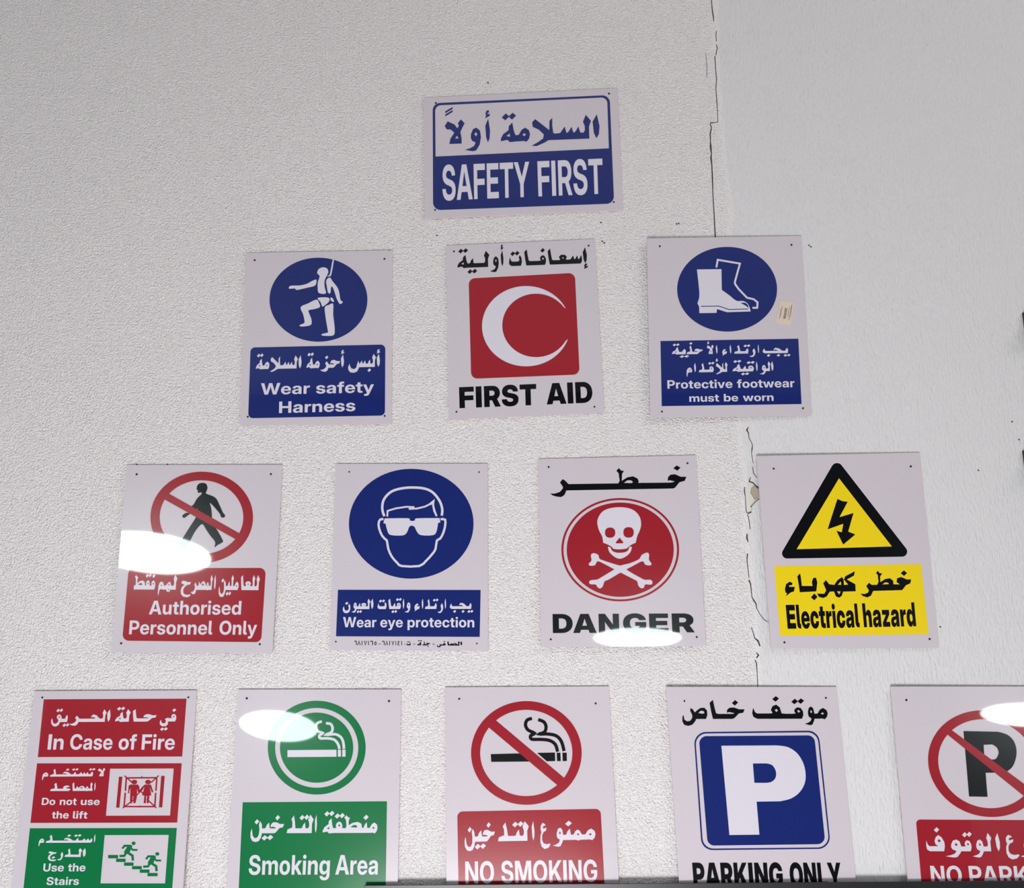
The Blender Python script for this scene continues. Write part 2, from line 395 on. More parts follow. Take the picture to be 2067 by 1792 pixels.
BLACK = parse_font("""A 1050 0,0 336,1000 711,1000 1050,0 736,0 624,388 588,514* 519,760* 487,893 562,893 529,760* 459,514* 421,388 305,0|250,164 250,379 801,379 801,164
D 977 444,0 170,0 170,231 431,231 512,231* 617,289* 668,409* 668,499 668,591* 616,711* 507,769* 423,769 166,769 166,1000 440,1000 595,1000* 824,877* 950,652* 950,499 950,348* 826,123* 599,0*|333,1000 333,0 54,0 54,1000
E 868 54,0 54,1000 828,1000 828,764 333,764 333,613 790,613 790,385 333,385 333,236 828,236 828,0
F 832 54,0 54,1000 805,1000 805,764 333,764 333,587 778,587 778,360 333,360 333,0
G 1017 518,-16 369,-16* 148,110* 27,342* 27,499 27,666* 156,897* 377,1016* 513,1016 604,1016* 765,965* 889,869* 966,737* 972,655 688,655 683,683* 657,728* 616,758* 560,774* 524,774 454,774* 358,711* 309,589* 309,499 309,411* 358,289* 456,226* 528,226 587,226* 666,260* 707,323* 707,364 765,359 526,359 526,558 980,558 980,414 980,284* 864,91* 657,-16*
H 999 54,0 54,1000 333,1000 333,626 666,626 666,1000 945,1000 945,0 666,0 666,390 333,390 333,0
I 440 70,0 370,0 370,1000 70,1000
K 1002 260,143 260,482 293,526* 361,613* 428,699* 462,743 660,1000 983,1000 565,485 540,485|54,0 54,1000 333,1000 333,785 333,497 333,365 333,0|683,0 442,402 608,611 1002,0
L 791 54,0 54,1000 333,1000 333,236 764,236 764,0
N 1015 54,0 54,1000 338,1000 582,607 598,582* 647,494* 701,393* 725,349 691,271 688,326* 684,464* 682,594* 682,634 682,1000 961,1000 961,0 677,0 449,365 429,398* 369,501* 301,627* 267,693 322,709 328,638* 332,503* 333,395* 333,365 333,0
O 1026 513,-16 377,-16* 156,103* 27,334* 27,499 27,666* 156,897* 377,1016* 513,1016 649,1016* 869,897* 999,666* 999,499 999,333* 869,103* 649,-16*|513,226 579,226* 670,291* 717,413* 717,499 717,586* 670,709* 579,774* 513,774 448,774* 356,709* 309,586* 309,499 309,413* 356,291* 448,226*
P 891 54,0 54,1000 479,1000 598,1000* 772,915* 867,758* 867,651 867,544* 772,387* 598,302* 479,302 214,302 214,532 458,532 500,532* 561,561* 595,615* 595,651 595,688* 561,741* 500,770* 458,770 333,770 333,0
R 915 54,0 54,1000 479,1000 598,1000* 772,915* 867,758* 867,651 867,547* 768,395* 588,313* 464,313 226,313 226,529 458,529 500,529* 561,560* 595,615* 595,651 595,688* 561,742* 500,773* 458,773 333,773 333,0|607,0 390,454 675,454 898,0
S 942 472,-16 334,-16* 142,64* 43,221* 43,333 307,333 309,293* 351,235* 426,204* 476,204 520,204* 586,226* 623,266* 623,292 623,316* 588,352* 515,379* 459,390 360,409 215,436* 62,585* 62,697 62,792* 165,936* 349,1016* 470,1016 595,1016* 775,937* 874,788* 878,683 621,683 617,736* 538,796* 476,796 437,796* 377,774* 342,736* 342,710 342,686* 373,652* 440,628* 491,618 572,603 658,587* 782,538* 861,466* 899,372* 899,313 899,208* 799,61* 608,-16*
T 902 27,764 27,1000 875,1000 875,764 591,764 591,0 311,0 311,764
Y 1004 372,0 372,341 0,1000 319,1000 463,719 481,685* 513,615* 530,580 490,580 505,615* 535,685* 552,719 687,1000 1004,1000 642,341 642,0
a 801 275,-13 204,-13* 95,33* 34,126* 34,196 34,256* 75,338* 150,391* 249,419* 306,423 368,427* 444,441* 478,465* 478,485 478,487 478,503* 458,526* 422,538* 397,538 371,538* 333,523* 311,495* 309,474 63,474 69,554* 150,666* 299,725* 408,725 490,725* 615,692* 701,628* 744,534* 744,474 744,0 482,0 482,99 479,99 456,57* 395,8* 321,-13*|362,154 391,154* 446,177* 481,219* 481,251 481,307 470,304* 448,297* 423,291* 392,285* 373,282 346,277* 306,258* 285,230* 285,212 285,194* 305,168* 340,154*
c 801 409,-16 296,-16* 126,77* 31,244* 31,354 31,465* 126,632* 296,725* 409,725 487,725* 618,680* 714,597* 769,484* 772,415 515,415 513,438* 498,476* 472,503* 436,517* 415,517 379,517* 329,478* 302,405* 302,354 302,304* 329,231* 380,192* 415,192 436,192* 472,207* 498,234* 513,272* 515,297 772,297 772,228* 719,113* 622,30* 489,-16*
d 859 337,-16 244,-16* 107,76* 31,243* 31,356 31,464* 109,631* 246,725* 334,725 381,725* 453,701* 510,654* 532,616 533,616 533,1000 801,1000 801,0 536,0 536,110 535,110 519,68* 462,12* 384,-16*|417,195 454,195* 510,234* 542,307* 542,356 542,405* 510,476* 454,515* 417,515 381,515* 329,476* 302,405* 302,356 302,307* 329,234* 381,195*
e 801 407,-16 297,-16* 127,79* 31,246* 31,354 31,463* 126,630* 293,725* 402,725 484,725* 619,672* 719,574* 773,442* 773,362 773,290 110,290 110,440 651,440 528,414 528,452* 499,505* 447,533* 409,533 372,533* 319,505* 291,452* 291,414 291,295 291,256* 321,200* 379,170* 418,170 447,170* 493,185* 526,213* 533,232 770,232 758,159* 656,48* 501,-16*
h 850 326,376 326,0 58,0 58,1000 326,1000 326,513 288,513 321,606* 446,725* 553,725 632,725* 738,657* 792,532* 792,447 792,0 523,0 523,387 523,440* 472,498* 425,498 393,498* 349,471* 326,417*
i 384 58,0 58,709 326,709 326,0|191,756 128,756* 48,828* 48,885 48,942* 128,1013* 191,1013 254,1013* 334,942* 334,885 334,828* 254,756*
l 426 328,0 187,0* 58,103* 58,219 58,1000 326,1000 326,244 326,221* 352,197* 376,197 383,197* 399,197* 405,197 405,0 386,0* 347,0*
r 572 58,0 58,709 318,709 318,580 319,580 339,652* 421,709* 494,709 513,709* 545,709* 561,709 561,494 547,494* 489,494* 463,494 421,494* 360,456* 326,387* 326,340 326,0
t 574 548,709 548,505 13,505 13,709|133,902 401,902 401,259 401,228* 426,204* 463,204 481,204* 537,204* 548,204 548,0 530,0* 446,0* 400,0 260,0* 133,101* 133,212
z 770 66,0 66,172 386,503 386,505 66,505 66,709 698,709 698,526 387,204 387,203 705,203 705,0""")

# ------------------------------------------------------------------ Arabic lettering: pen shapes, 100 = height of the alef, joins between y 0 and 26
AR = {
 'A': (30, [[(1,70),(18,100),(27,50),(24,18),(14,0),(5,22)]]),
 'Af': (36, [[(0,84),(16,100),(21,60),(26,30),(36,26),(36,0),(10,0),(4,40)]]),
 'Li': (38, [[(0,0),(30,0),(30,50),(38,74),(19,100),(8,72),(14,53),(14,36),(9,26),(0,26)]]),
 'Lm': (36, [[(0,0),(36,0),(36,26),(29,26),(28,60),(33,78),(18,100),(8,76),(12,50),(12,34),(8,26),(0,26)]]),
 'S': (100, [[(0,0),(100,0),(100,26),(96,28),(90,52),(76,29),(70,28),(64,52),(50,29),(44,28),(38,54),(20,28),(0,26)]]),
 'Si': (94, [[(0,0),(84,0),(92,12),(94,28),(90,54),(76,29),(70,28),(64,52),(50,29),(44,28),(38,52),(20,28),(0,26)]]),
 'Sf': (150, [[(150,0),(150,26),(142,28),(136,52),(122,29),(116,28),(110,52),(96,29),(90,26),(82,50),(72,20),(66,-4),(48,-14),(28,-8),(17,10),(13,28),(2,5),(4,-20),(20,-38),(48,-42),(74,-32),(90,0)]]),
 'LAf': (89, [[(89,0),(89,26),(83,30),(80,60),(81,93),(70,80),(68,42),(44,64),(16,90),(4,77),(6,58),(28,46),(47,25),(44,8),(22,-8),(0,-20),(18,-23),(50,-9),(64,0)]]),
 'LA': (88, [[(20,0),(73,0),(73,24),(68,48),(77,66),(87,84),(71,101),(58,86),(62,74),(55,64),(44,80),(14,95),(1,76),(9,62),(27,60),(42,46),(25,22)], [(53,33),(45,22),(61,22)]]),
 'Mi': (50, [[(0,0),(12,0),(24,1),(36,-3),(46,10),(50,28),(46,45),(32,56),(18,47),(8,28),(0,26)], [(21,26),(28,33),(35,27),(28,21)]]),
 'Mm': (48, [[(0,0),(14,0),(26,-4),(34,0),(48,0),(48,26),(40,28),(32,46),(22,52),(12,42),(6,28),(0,26)], [(19,28),(25,34),(30,28),(25,22)]]),
 'Mf': (52, [[(52,0),(52,26),(46,28),(38,48),(24,54),(9,44),(3,24),(1,-20),(6,-44),(10,-20),(13,-2),(26,4),(38,0)], [(20,28),(26,34),(32,28),(26,22)]]),
 'Miso': (48, [[(2,14),(1,-28),(6,-46),(10,-20),(14,-2),(28,2),(42,0),(48,16),(44,36),(32,52),(16,46),(6,30)], [(22,26),(30,33),(34,24),(26,20)]]),
 'Te': (62, [[(62,0),(62,24),(55,30),(50,50),(46,80),(32,64),(31,48),(10,32),(2,16),(0,3),(26,8),(34,-2)], [(35,34),(22,24),(36,20)]]),
 'Tiso': (52, [[(46,2),(52,24),(50,50),(46,80),(32,64),(31,48),(10,32),(2,16),(0,3),(24,0)], [(36,34),(22,22),(38,18)]]),
 'W': (74, [[(29,38),(38,58),(53,64),(69,51),(73,24),(67,-7),(51,-31),(36,-34),(0,-27),(24,-21),(42,-12),(49,2),(33,10),(28,22)], [(44,38),(51,45),(57,36),(50,28)]]),
 'Wf': (84, [[(29,38),(38,58),(53,64),(66,54),(72,26),(84,26),(84,0),(69,0),(66,-9),(51,-31),(36,-34),(0,-27),(24,-21),(42,-12),(49,2),(33,10),(28,22)], [(44,38),(51,45),(57,36),(50,28)]]),
 'Ti': (34, [[(0,0),(30,0),(34,32),(28,58),(18,46),(14,34),(15,28),(0,26)]]),
 'T': (34, [[(0,0),(34,0),(34,26),(28,28),(25,58),(14,44),(9,28),(0,26)]]),
 'Bf': (84, [[(84,0),(84,26),(26,26),(18,32),(14,54),(4,36),(0,18),(6,6),(18,0)]]),
 'Biso': (78, [[(0,20),(7,56),(14,32),(22,27),(56,27),(64,36),(60,52),(66,66),(76,50),(78,24),(72,0),(16,0),(4,8)]]),
 'Hi': (82, [[(0,0),(24,0),(34,6),(54,28),(74,32),(82,50),(56,50),(32,60),(12,58),(1,46),(0,32),(10,36),(34,30),(28,26),(0,26)]]),
 'Hm': (78, [[(0,0),(78,0),(78,26),(66,27),(42,52),(16,60),(4,48),(1,33),(14,40),(38,30),(26,26),(0,26)]]),
 'Hiso': (66, [[(0,46),(8,60),(24,58),(44,50),(62,52),(58,36),(40,32),(24,18),(16,0),(18,-20),(30,-32),(52,-33),(66,-28),(62,-42),(44,-50),(20,-46),(4,-30),(0,-6),(6,18),(22,34),(10,38)]]),
 'R': (54, [[(0,-27),(18,-26),(32,-16),(36,2),(30,26),(34,44),(43,54),(52,34),(54,10),(48,-16),(34,-36),(16,-40)]]),
 'Rf': (84, [[(0,-14),(18,-14),(36,-6),(48,8),(50,18),(40,32),(50,50),(62,40),(72,26),(84,26),(84,0),(68,0),(60,-20),(44,-30),(24,-28),(8,-22)]]),
 'Df': (68, [[(0,2),(4,20),(18,26),(30,30),(30,58),(24,76),(37,96),(44,60),(48,26),(68,26),(68,0),(4,0)]]),
 'Ei': (56, [[(0,0),(44,0),(56,14),(54,24),(36,28),(26,34),(28,42),(46,46),(48,56),(28,64),(10,54),(4,38),(8,27),(0,26)]]),
 'Em': (58, [[(0,0),(58,0),(58,26),(48,28),(55,46),(42,58),(18,58),(4,46),(12,30),(8,26),(0,26)], [(24,40),(32,44),(36,36),(30,33)]]),
 'Eiso': (54, [[(42,66),(38,50),(22,42),(13,26),(12,2),(20,-14),(40,-20),(60,-16),(64,-22),(50,-38),(26,-44),(8,-32),(0,-8),(2,24),(9,42),(4,56),(6,76),(18,90),(32,84),(36,76),(24,74),(18,66),(24,60)]]),
 'Qi': (46, [[(0,0),(38,0),(45,20),(44,40),(36,56),(22,60),(10,50),(8,36),(14,28),(0,26)], [(20,40),(26,46),(33,38),(26,31)]]),
 'Q': (50, [[(0,0),(50,0),(50,26),(42,28),(44,42),(36,58),(24,62),(12,52),(8,38),(12,28),(0,26)], [(21,42),(27,48),(33,40),(27,33)]]),
 'Ff': (140, [[(0,30),(6,58),(12,36),(20,28),(80,28),(86,31),(80,46),(88,66),(104,74),(118,60),(124,28),(140,26),(140,0),(20,0),(4,10)], [(96,46),(104,52),(110,42),(102,36)]]),
 'Fiso': (98, [[(0,30),(3,58),(9,36),(18,27),(64,28),(50,38),(46,56),(54,76),(68,88),(84,76),(97,50),(98,28),(92,0),(16,0),(3,10)], [(61,58),(70,66),(80,56),(70,48)]]),
 'Qf': (100, [[(0,14),(4,-12),(20,-32),(44,-36),(66,-22),(74,0),(100,0),(100,26),(84,28),(80,48),(66,62),(50,56),(42,40),(50,27),(60,14),(54,-4),(38,-14),(20,-8),(12,14),(8,32)], [(57,42),(65,48),(71,40),(64,33)]]),
 'Th': (100, [[(0,0),(100,0),(100,28),(96,50),(76,60),(50,55),(27,42),(28,70),(34,82),(22,86),(14,96),(3,83),(12,72),(16,40),(12,26),(0,26)], [(36,31),(52,42),(66,43),(76,34),(70,29)]]),
 'Sd': (104, [[(0,0),(104,0),(104,26),(98,42),(80,58),(56,54),(32,34),(26,46),(14,54),(10,36),(6,26),(0,26)], [(46,32),(64,43),(80,37),(76,28)]]),
 'So': (130, [[(2,12),(0,-12),(8,-30),(28,-36),(50,-30),(66,-12),(72,0),(122,0),(130,20),(130,44),(118,58),(98,58),(80,46),(67,34),(58,50),(46,58),(44,42),(52,24),(52,6),(40,-10),(24,-12),(12,-4),(8,22)], [(84,32),(100,44),(114,40),(116,30),(104,27)]]),
 'He': (60, [[(0,0),(14,0),(20,-12),(36,-16),(46,-6),(46,0),(60,0),(60,26),(52,28),(42,54),(26,46),(12,30),(0,26)], [(24,30),(36,40),(38,28)], [(26,4),(38,4),(34,-6)]]),
 'Nf': (82, [[(82,0),(82,26),(70,26),(67,50),(56,66),(50,48),(54,20),(52,-8),(42,-24),(26,-26),(14,-12),(10,10),(7,26),(0,4),(2,-24),(14,-42),(34,-48),(54,-42),(66,-22),(71,0)]]),
 'Niso': (64, [[(0,8),(0,-14),(12,-34),(34,-40),(56,-28),(64,0),(63,30),(54,52),(46,32),(52,10),(46,-8),(32,-15),(18,-9),(12,8),(9,30)]]),
 'Yf': (72, [[(72,0),(72,26),(54,30),(36,20),(44,4),(40,-12),(24,-15),(12,-6),(9,14),(0,0),(2,-24),(18,-38),(46,-38),(60,-22),(59,0)]]),
 'hz': (54, [[(2,-24),(8,-8),(0,8),(4,32),(22,52),(38,48),(38,36),(26,34),(22,26),(52,26),(48,4),(26,-6)]]),
 '-': (44, [rect(0, 22, 40, 34)]),
 ':': (18, [rect(2, 0, 14, 14), rect(2, 34, 14, 48)]),
 '6': (46, [stroke([(4,72),(8,94),(36,88),(38,0)], 15)]),
 '8': (52, [stroke([(4,0),(24,96),(46,0)], 15)]),
 '1': (24, [stroke([(8,98),(14,0)], 15)]),
 '7': (52, [stroke([(4,96),(26,4),(46,96)], 15)]),
 '4': (44, [stroke([(38,92),(8,82),(26,54),(6,36),(14,6),(40,6)], 14)]),
 '5': (46, [ell(22,42,20,42,n=16), ell(22,42,8,26,n=12)]),
}
# where dots sit: centre x, height above, depth below
DOT = {'Te': (34, 104, -22), 'Tiso': (34, 104, -22), 'Hi': (40, 84, -22), 'Hm': (36, 84, -24), 'Hiso': (42, 80, -8), 'Ti': (24, 84, -24),
       'T': (20, 84, -24), 'Bf': (44, 60, -24), 'Biso': (38, 76, -24), 'R': (40, 82, -40), 'Rf': (52, 80, -40), 'Q': (28, 92, -24),
       'Qi': (26, 90, -24), 'Qf': (62, 92, -40), 'Ff': (104, 104, -24), 'Fiso': (62, 116, -24), 'Df': (38, 118, -24), 'Nf': (36, 62, -40),
       'Niso': (32, 56, -40), 'Yf': (34, 60, -60), 'A': (14, 104, -26), 'LA': (20, 108, -26), 'LAf': (14, 106, -26), 'Af': (14, 104, -26)}
HMZ = [(20,30),(8,30),(0,18),(3,9),(-2,-3),(24,7),(24,16),(14,14),(12,19),(20,21)]


def dia(x, y, r=14.5):
    return [(x - r, y - r * .1), (x + r * .1, y + r), (x + r, y + r * .1), (x - r * .1, y - r)]


def arabic_word(tokens):
    """polygons of one word, x from 0 (left end) to w (right end)"""
    items = []
    for t in tokens.split():
        if t[0] == '_':
            items.append((None, float(t[1:]), ''))
            continue
        g, _, d = t.partition(':') if len(t) > 1 else (t, '', '')
        items.append((g, AR[g][0], d))
    w = sum(i[1] for i in items) + 5 * sum(1 for i in items if i[0] in NOJOIN)
    x = w
    out = []
    for g, a, d in items:
        x -= a
        if g is None:
            out.append([rect(x - .5, 0, x + a + .5, 26)])
            continue
        for grp in group_loops(AR[g][1]):
            out.append([[(px + x, py) for px, py in lp] for lp in grp])
        if d:
            cx, up, dn = DOT[g]
            cx += x
            if d == '1a': out.append([dia(cx, up)])
            if d == '2a': out += [[dia(cx - 13, up)], [dia(cx + 13, up + 2)]]
            if d == '1b': out.append([dia(cx, dn)])
            if d == '2b': out += [[dia(cx - 13, dn - 1)], [dia(cx + 13, dn + 1)]]
            if d == 'h': out.append([[(cx - 11 + u, up + v) for u, v in HMZ]])
            if d == 'hb': out.append([[(cx - 8 + u, dn - 6 + v) for u, v in HMZ]])
            if d == 'tn':
                out += [[[(cx - 16, up + 8 + k), (cx + 16, up + 25 + k), (cx + 16, up + 33 + k), (cx - 16, up + 16 + k)]] for k in (0, 13)]
        if g in NOJOIN:
            x -= 5
    return out, w


NOJOIN = {'A', 'Af', 'R', 'Rf', 'W', 'Wf', 'Df', 'LA', 'LAf', '-', ':', '6', '8', '1', '7', '4', '5'}


# ------------------------------------------------------------------ signs
class Sign:
    THICK = 0.003

    def __init__(s, name, label, crop, board, pitch=0.0, yaw=0.0, group='safety signs on the wall', mat='white', off=0.0):
        s.ox, s.oy, s.k = crop
        s.board = board
        s.n = (Matrix.Rotation(R(yaw), 3, 'Z') @ Matrix.Rotation(R(-pitch), 3, 'X') @ Vector((0, -1, 0))).normalized()
        cx = sum(p[0] for p in board) / 4; cy = sum(p[1] for p in board) / 4
        s.c = (cx, cy)
        y0 = -s.THICK - 0.001
        for _ in range(4):
            s.p0 = hit(*s.px(cx, cy), Vector((0, y0, 0)), Vector((0, -1, 0)))
            m = max(hit(*s.px(*p), s.p0, s.n).y for p in board)
            y0 -= max(-1, m + s.THICK + 0.0008 + off)
        s.p0 = hit(*s.px(cx, cy), Vector((0, y0, 0)), Vector((0, -1, 0)))
        s.e = bpy.data.objects.new(name, None)
        s.e.empty_display_size = 0.05
        C.objects.link(s.e)
        s.e.location = s.p0
        tag(s.e, label, 'sign', group)
        fr = [s.at(x, y, 0) for x, y in rnd(board, 6, 3)]
        bk = [p - s.n * s.THICK for p in fr]
        k = len(fr)
        faces = [list(range(k))[::-1], list(range(k, 2 * k))] + [[i, (i + 1) % k, k + (i + 1) % k, k + i] for i in range(k)]
        link('board', fr + bk, faces, [M[mat], M['edge']], s.e, [0, 0] + [1] * k, s.p0)

    def px(s, x, y):
        return s.ox + x / s.k, s.oy + y / s.k

    def at(s, x, y, layer):
        return hit(*s.px(x, y), s.p0 + s.n * (0.00012 * layer), s.n)

    def shapes(s, part, mat, groups, layer=1, label=None, raw=False):
        """groups: list of [outer loop, holes...] in crop coordinates -> one flat printed mesh"""
        flat, tri = fill([[clean([tuple(p[:2]) for p in lp]) for lp in g] for g in groups], raw)
        V = [s.at(x, y, layer) for x, y in flat]
        Fc = [list(t) for t in tri]
        o = link(part, V, Fc, M[mat], s.e, None, s.p0)
        # faces must look at the room
        me = o.data
        flip = [p.index for p in me.polygons if p.normal.dot(s.n) < 0]
        if flip:
            bm = bmesh.new(); bm.from_mesh(me); bm.faces.ensure_lookup_table()
            bmesh.ops.reverse_faces(bm, faces=[bm.faces[i] for i in flip])
            bm.to_mesh(me); bm.free()
        if label: o['label'] = label
        return o

    def up(s, x):
        tl, tr, br, bl = s.board
        t = (x - bl[0]) / (br[0] - bl[0])
        v = Vector(tl) - Vector(bl); w = Vector(tr) - Vector(br)
        u = v / abs(v.y) * (1 - t) + w / abs(w.y) * t
        return u

    def place(s, polys, w, x0, x1, base, h, lean=1.0):
        (xa, ya), (xb, yb) = base
        sl = (yb - ya) / (xb - xa)
        u0 = s.up((x0 + x1) / 2)
        out = []
        for g in polys:
            out.append([[(x0 + (x1 - x0) * px / w + u0.x * lean * py * h, ya + sl * (x0 + (x1 - x0) * px / w - xa) + u0.y * py * h) for px, py in lp] for lp in g])
        return out

    def latin(s, part, mat, words, base, cap, font=None, layer=2, track=0.0):
        font = font or BOLD
        out = []
        for txt, x0, x1 in words:
            x = 0
            polys = []
            for ch in txt:
                a, loops = font[ch]
                polys.append([[(px + x, py) for px, py in lp] for lp in loops])
                x += a + track
            lo = min(p[0] for g in polys for lp in g for p in lp); hi = max(p[0] for g in polys for lp in g for p in lp)
            polys = [[[(px - lo, py) for px, py in lp] for lp in g] for g in polys]
            out += s.place(polys, hi - lo, x0, x1, base, cap)
        return s.shapes(part, mat, out, layer, None, True)

    def arab(s, part, mat, words, base, h, layer=2):
        out = []
        for tok, x0, x1 in words:
            polys, w = arabic_word(tok)
            polys = [[[(px, py / 100) for px, py in lp] for lp in g] for g in polys]
            out += s.place(polys, w, x0, x1, base, h)
        return s.shapes(part, mat, out, layer)

    def nails(s, pts, r=9):
        for x, y in pts:
            c = s.at(x, y, 0)
            rr = r / s.k / F * (c - CAM).length
            t1 = s.n.orthogonal().normalized(); t2 = s.n.cross(t1)
            V = []
            for dz, q in ((0, 1.0), (0.0006, 0.9), (0.0010, 0.5)):
                for i in range(10):
                    a = i * math.pi / 5
                    V.append(c + s.n * dz + (t1 * math.cos(a) + t2 * math.sin(a)) * rr * q)
            Fc = [[j * 10 + i, j * 10 + (i + 1) % 10, j * 10 + 10 + (i + 1) % 10, j * 10 + 10 + i] for j in (0, 1) for i in range(10)]
            Fc.append(list(range(20, 30)))
            link('nail', V, Fc, M['nail'], s.e, None, s.p0)


# ---- SAFETY FIRST
s = Sign('safety_sign', 'wide blue and white sign reading SAFETY FIRST, alone at the top of the pyramid', (830, 160, 4.5933),
         [(116, 172), (1915, 82), (1962, 1210), (125, 1291)])
frame = rnd([(199, 222), (1840, 146), (1882, 1152), (203, 1214)], 70)
white = rnd([(222, 243), (1817, 167), (1833, 640), (226, 716)], [55, 55, 0, 0])
s.shapes('text_panel', 'blue', [[frame, white]])
s.arab('arabic_lettering', 'blue', [('A Li S LAf Mi Te:2a', 830, 1757), ('A:h', 680, 738), ('W', 485, 650), ('LA:tn', 300, 500)], [(400, 598), (1740, 546)], 222)
s.latin('english_lettering', 'letter', [('SAFETY', 292, 1100), ('FIRST', 1180, 1782)], [(425, 1118), (1750, 1062)], 326)
s.nails([(228, 220), (1834, 133), (1878, 1138), (222, 1211)])

# ---- Wear safety harness
s = Sign('safety_sign', 'blue and white Wear safety Harness sign with a climbing man on its disc', (460, 480, 4.48),
         [(163, 137), (1488, 112), (1480, 1683), (106, 1697)])
s.shapes('symbol_disc', 'blue', [[ell(819, 559, 443, 380)]])
man = [
    [(815, 290), (835, 273), (868, 266), (898, 278), (908, 305), (902, 328), (892, 345), (874, 392), (876, 450), (886, 503), (822, 498), (812, 450), (814, 400), (830, 345), (808, 322)],
    [(800, 378), (760, 390), (715, 415), (650, 430), (572, 432), (553, 446), (556, 460), (606, 458), (625, 471), (720, 450), (790, 430)],
    [(900, 368), (925, 360), (945, 390), (985, 440), (1005, 485), (1018, 560), (1039, 576), (1030, 592), (1010, 596), (985, 552), (968, 500), (950, 452), (934, 442), (926, 500), (905, 492), (893, 430), (888, 395)],
    [(812, 543), (908, 540), (915, 575), (865, 618), (850, 615), (838, 580)],
    [(930, 538), (952, 552), (958, 580), (931, 566)],
    [(800, 558), (720, 595), (670, 615), (658, 640), (680, 690), (692, 745), (690, 770), (655, 785), (650, 798), (685, 801), (750, 787), (756, 740), (738, 690), (730, 655), (790, 642), (832, 625), (825, 590)],
    [(952, 597), (915, 605), (877, 626), (880, 690), (890, 760), (905, 850), (895, 858), (850, 870), (850, 881), (880, 886), (955, 881), (966, 830), (960, 760), (952, 690)],
    [(947, 200), (958, 203), (942, 300), (928, 346), (890, 345), (918, 336), (930, 290)],
]
s.shapes('pictogram', 'letter', [[smooth(p, True, 3)] for p in man], 2)
s.shapes('text_panel', 'blue', [[rnd([(205, 991), (1424, 964), (1420, 1606), (183, 1631)], 42)]])
s.arab('arabic_lettering', 'letter', [('A:h Li T:1b Sf', 1085, 1378), ('A:h Hi Rf:1a Mi Te:2a', 710, 1052), ('A Li S LAf Mi Te:2a', 252, 668)], [(270, 1187), (1365, 1166)], 118)
s.latin('english_lettering', 'letter', [('Wear', 297, 740), ('safety', 797, 1320)], [(350, 1417), (1200, 1400)], 103)
s.latin('english_lettering', 'letter', [('Harness', 462, 1152)], [(480, 1584), (1100, 1567)], 104)
s.nails([(242, 202), (1416, 190), (1418, 1610), (180, 1618)])

# ---- FIRST AID
s = Sign('safety_sign', 'FIRST AID sign with a white crescent on a red square, below the SAFETY FIRST sign', (860, 460, 4.48),
         [(183, 160), (1527, 100), (1612, 1672), (207, 1731)])
s.shapes('symbol_panel', 'red', [[rnd([(385, 457), (1346, 406), (1389, 1325), (408, 1364)], 58)]])
a0, a1 = math.atan2(718 - 888, 1257 - 905), math.atan2(1010 - 888, 1270 - 905)
outer = []
for i in range(61):
    a = a1 + (2 * math.pi + a0 - a1) * i / 60
    outer.append((905 + 399 * math.cos(a), 888 + 363 * math.sin(a)))
b0, b1 = math.atan2(outer[-1][1] - 881, outer[-1][0] - 995), math.atan2(outer[0][1] - 881, outer[0][0] - 995)
inner = []
for i in range(1, 50):
    a = b0 + (b1 - 2 * math.pi - b0) * i / 50
    inner.append((995 + 306 * math.cos(a), 881 + 287 * math.sin(a)))
s.shapes('crescent', 'letter', [[outer + inner]], 2)
s.arab('arabic_lettering', 'black', [('A:hb Si Em _30 Af', 1098, 1462), ('Qi:1a _52 Af', 885, 1088), ('Biso:2a', 750, 868), ('A:h', 672, 705), ('W', 570, 660), ('Li _44 T:2b Te:2a', 283, 575)], [(300, 362), (1380, 322)], 146)
s.latin('english_lettering', 'black', [('FIRST', 303, 1000), ('AID', 1092, 1508)], [(303, 1630), (1400, 1583)], 190, BLACK)
s.nails([(252, 212), (1470, 160), (1523, 1617), (275, 1662)])

# ---- Protective footwear
s = Sign('safety_sign', 'Protective footwear sign with blue disc, white boots and a stuck-on price label', (1280, 460, 4.48),
         [(116, 95), (1510, 72), (1606, 1694), (147, 1714)], yaw=1.3, off=0.001)
boot_sign = s
s.shapes('symbol_disc', 'blue', [[ell(841, 554, 452, 383)]])
boot = smooth([(568, 375, 1), (790, 372, 1), (793, 560, 1), (860, 608), (925, 658), (985, 660), (1022, 680), (1042, 712), (1054, 755, 1), (840, 762, 1), (750, 733, 1), (745, 768, 1), (590, 770, 1), (588, 712, 1), (572, 680, 1), (586, 640), (590, 590), (582, 500)], True, 3)
cap_ = smooth([(962, 680, 1), (1000, 676), (1030, 698), (1034, 723, 1), (1005, 700)], True, 3)
s.shapes('pictogram', 'letter', [[boot, cap_],
         [stroke([(744, 357), (756, 288), (957, 322), (910, 492), (915, 510), (945, 552), (1020, 630), (1082, 645), (1116, 672), (1113, 722), (1070, 722)], 17)]], 2)
s.shapes('sole_line', 'blue', [[stroke([(605, 708), (765, 706), (860, 738), (1030, 733)], 7)]], 3)
s.shapes('text_panel', 'blue', [[[(238, 1022), (1485, 1001), (1514, 1592), (250, 1611)]]])
s.arab('arabic_lettering', 'letter', [('Ti:2b Hm:1b Bf:1b', 1163, 1394), ('A', 1118, 1132), ('R', 1035, 1098), ('Ti:2a _10 Df', 900, 1035), ('A', 862, 882), ('hz', 797, 842),
       ('A', 737, 757), ('LA:h', 655, 722), ('Hi', 548, 622), ('Df:1a', 470, 548), ('Ti:2b', 415, 470), ('Te:2a', 342, 415)], [(350, 1143), (1380, 1131)], 82)
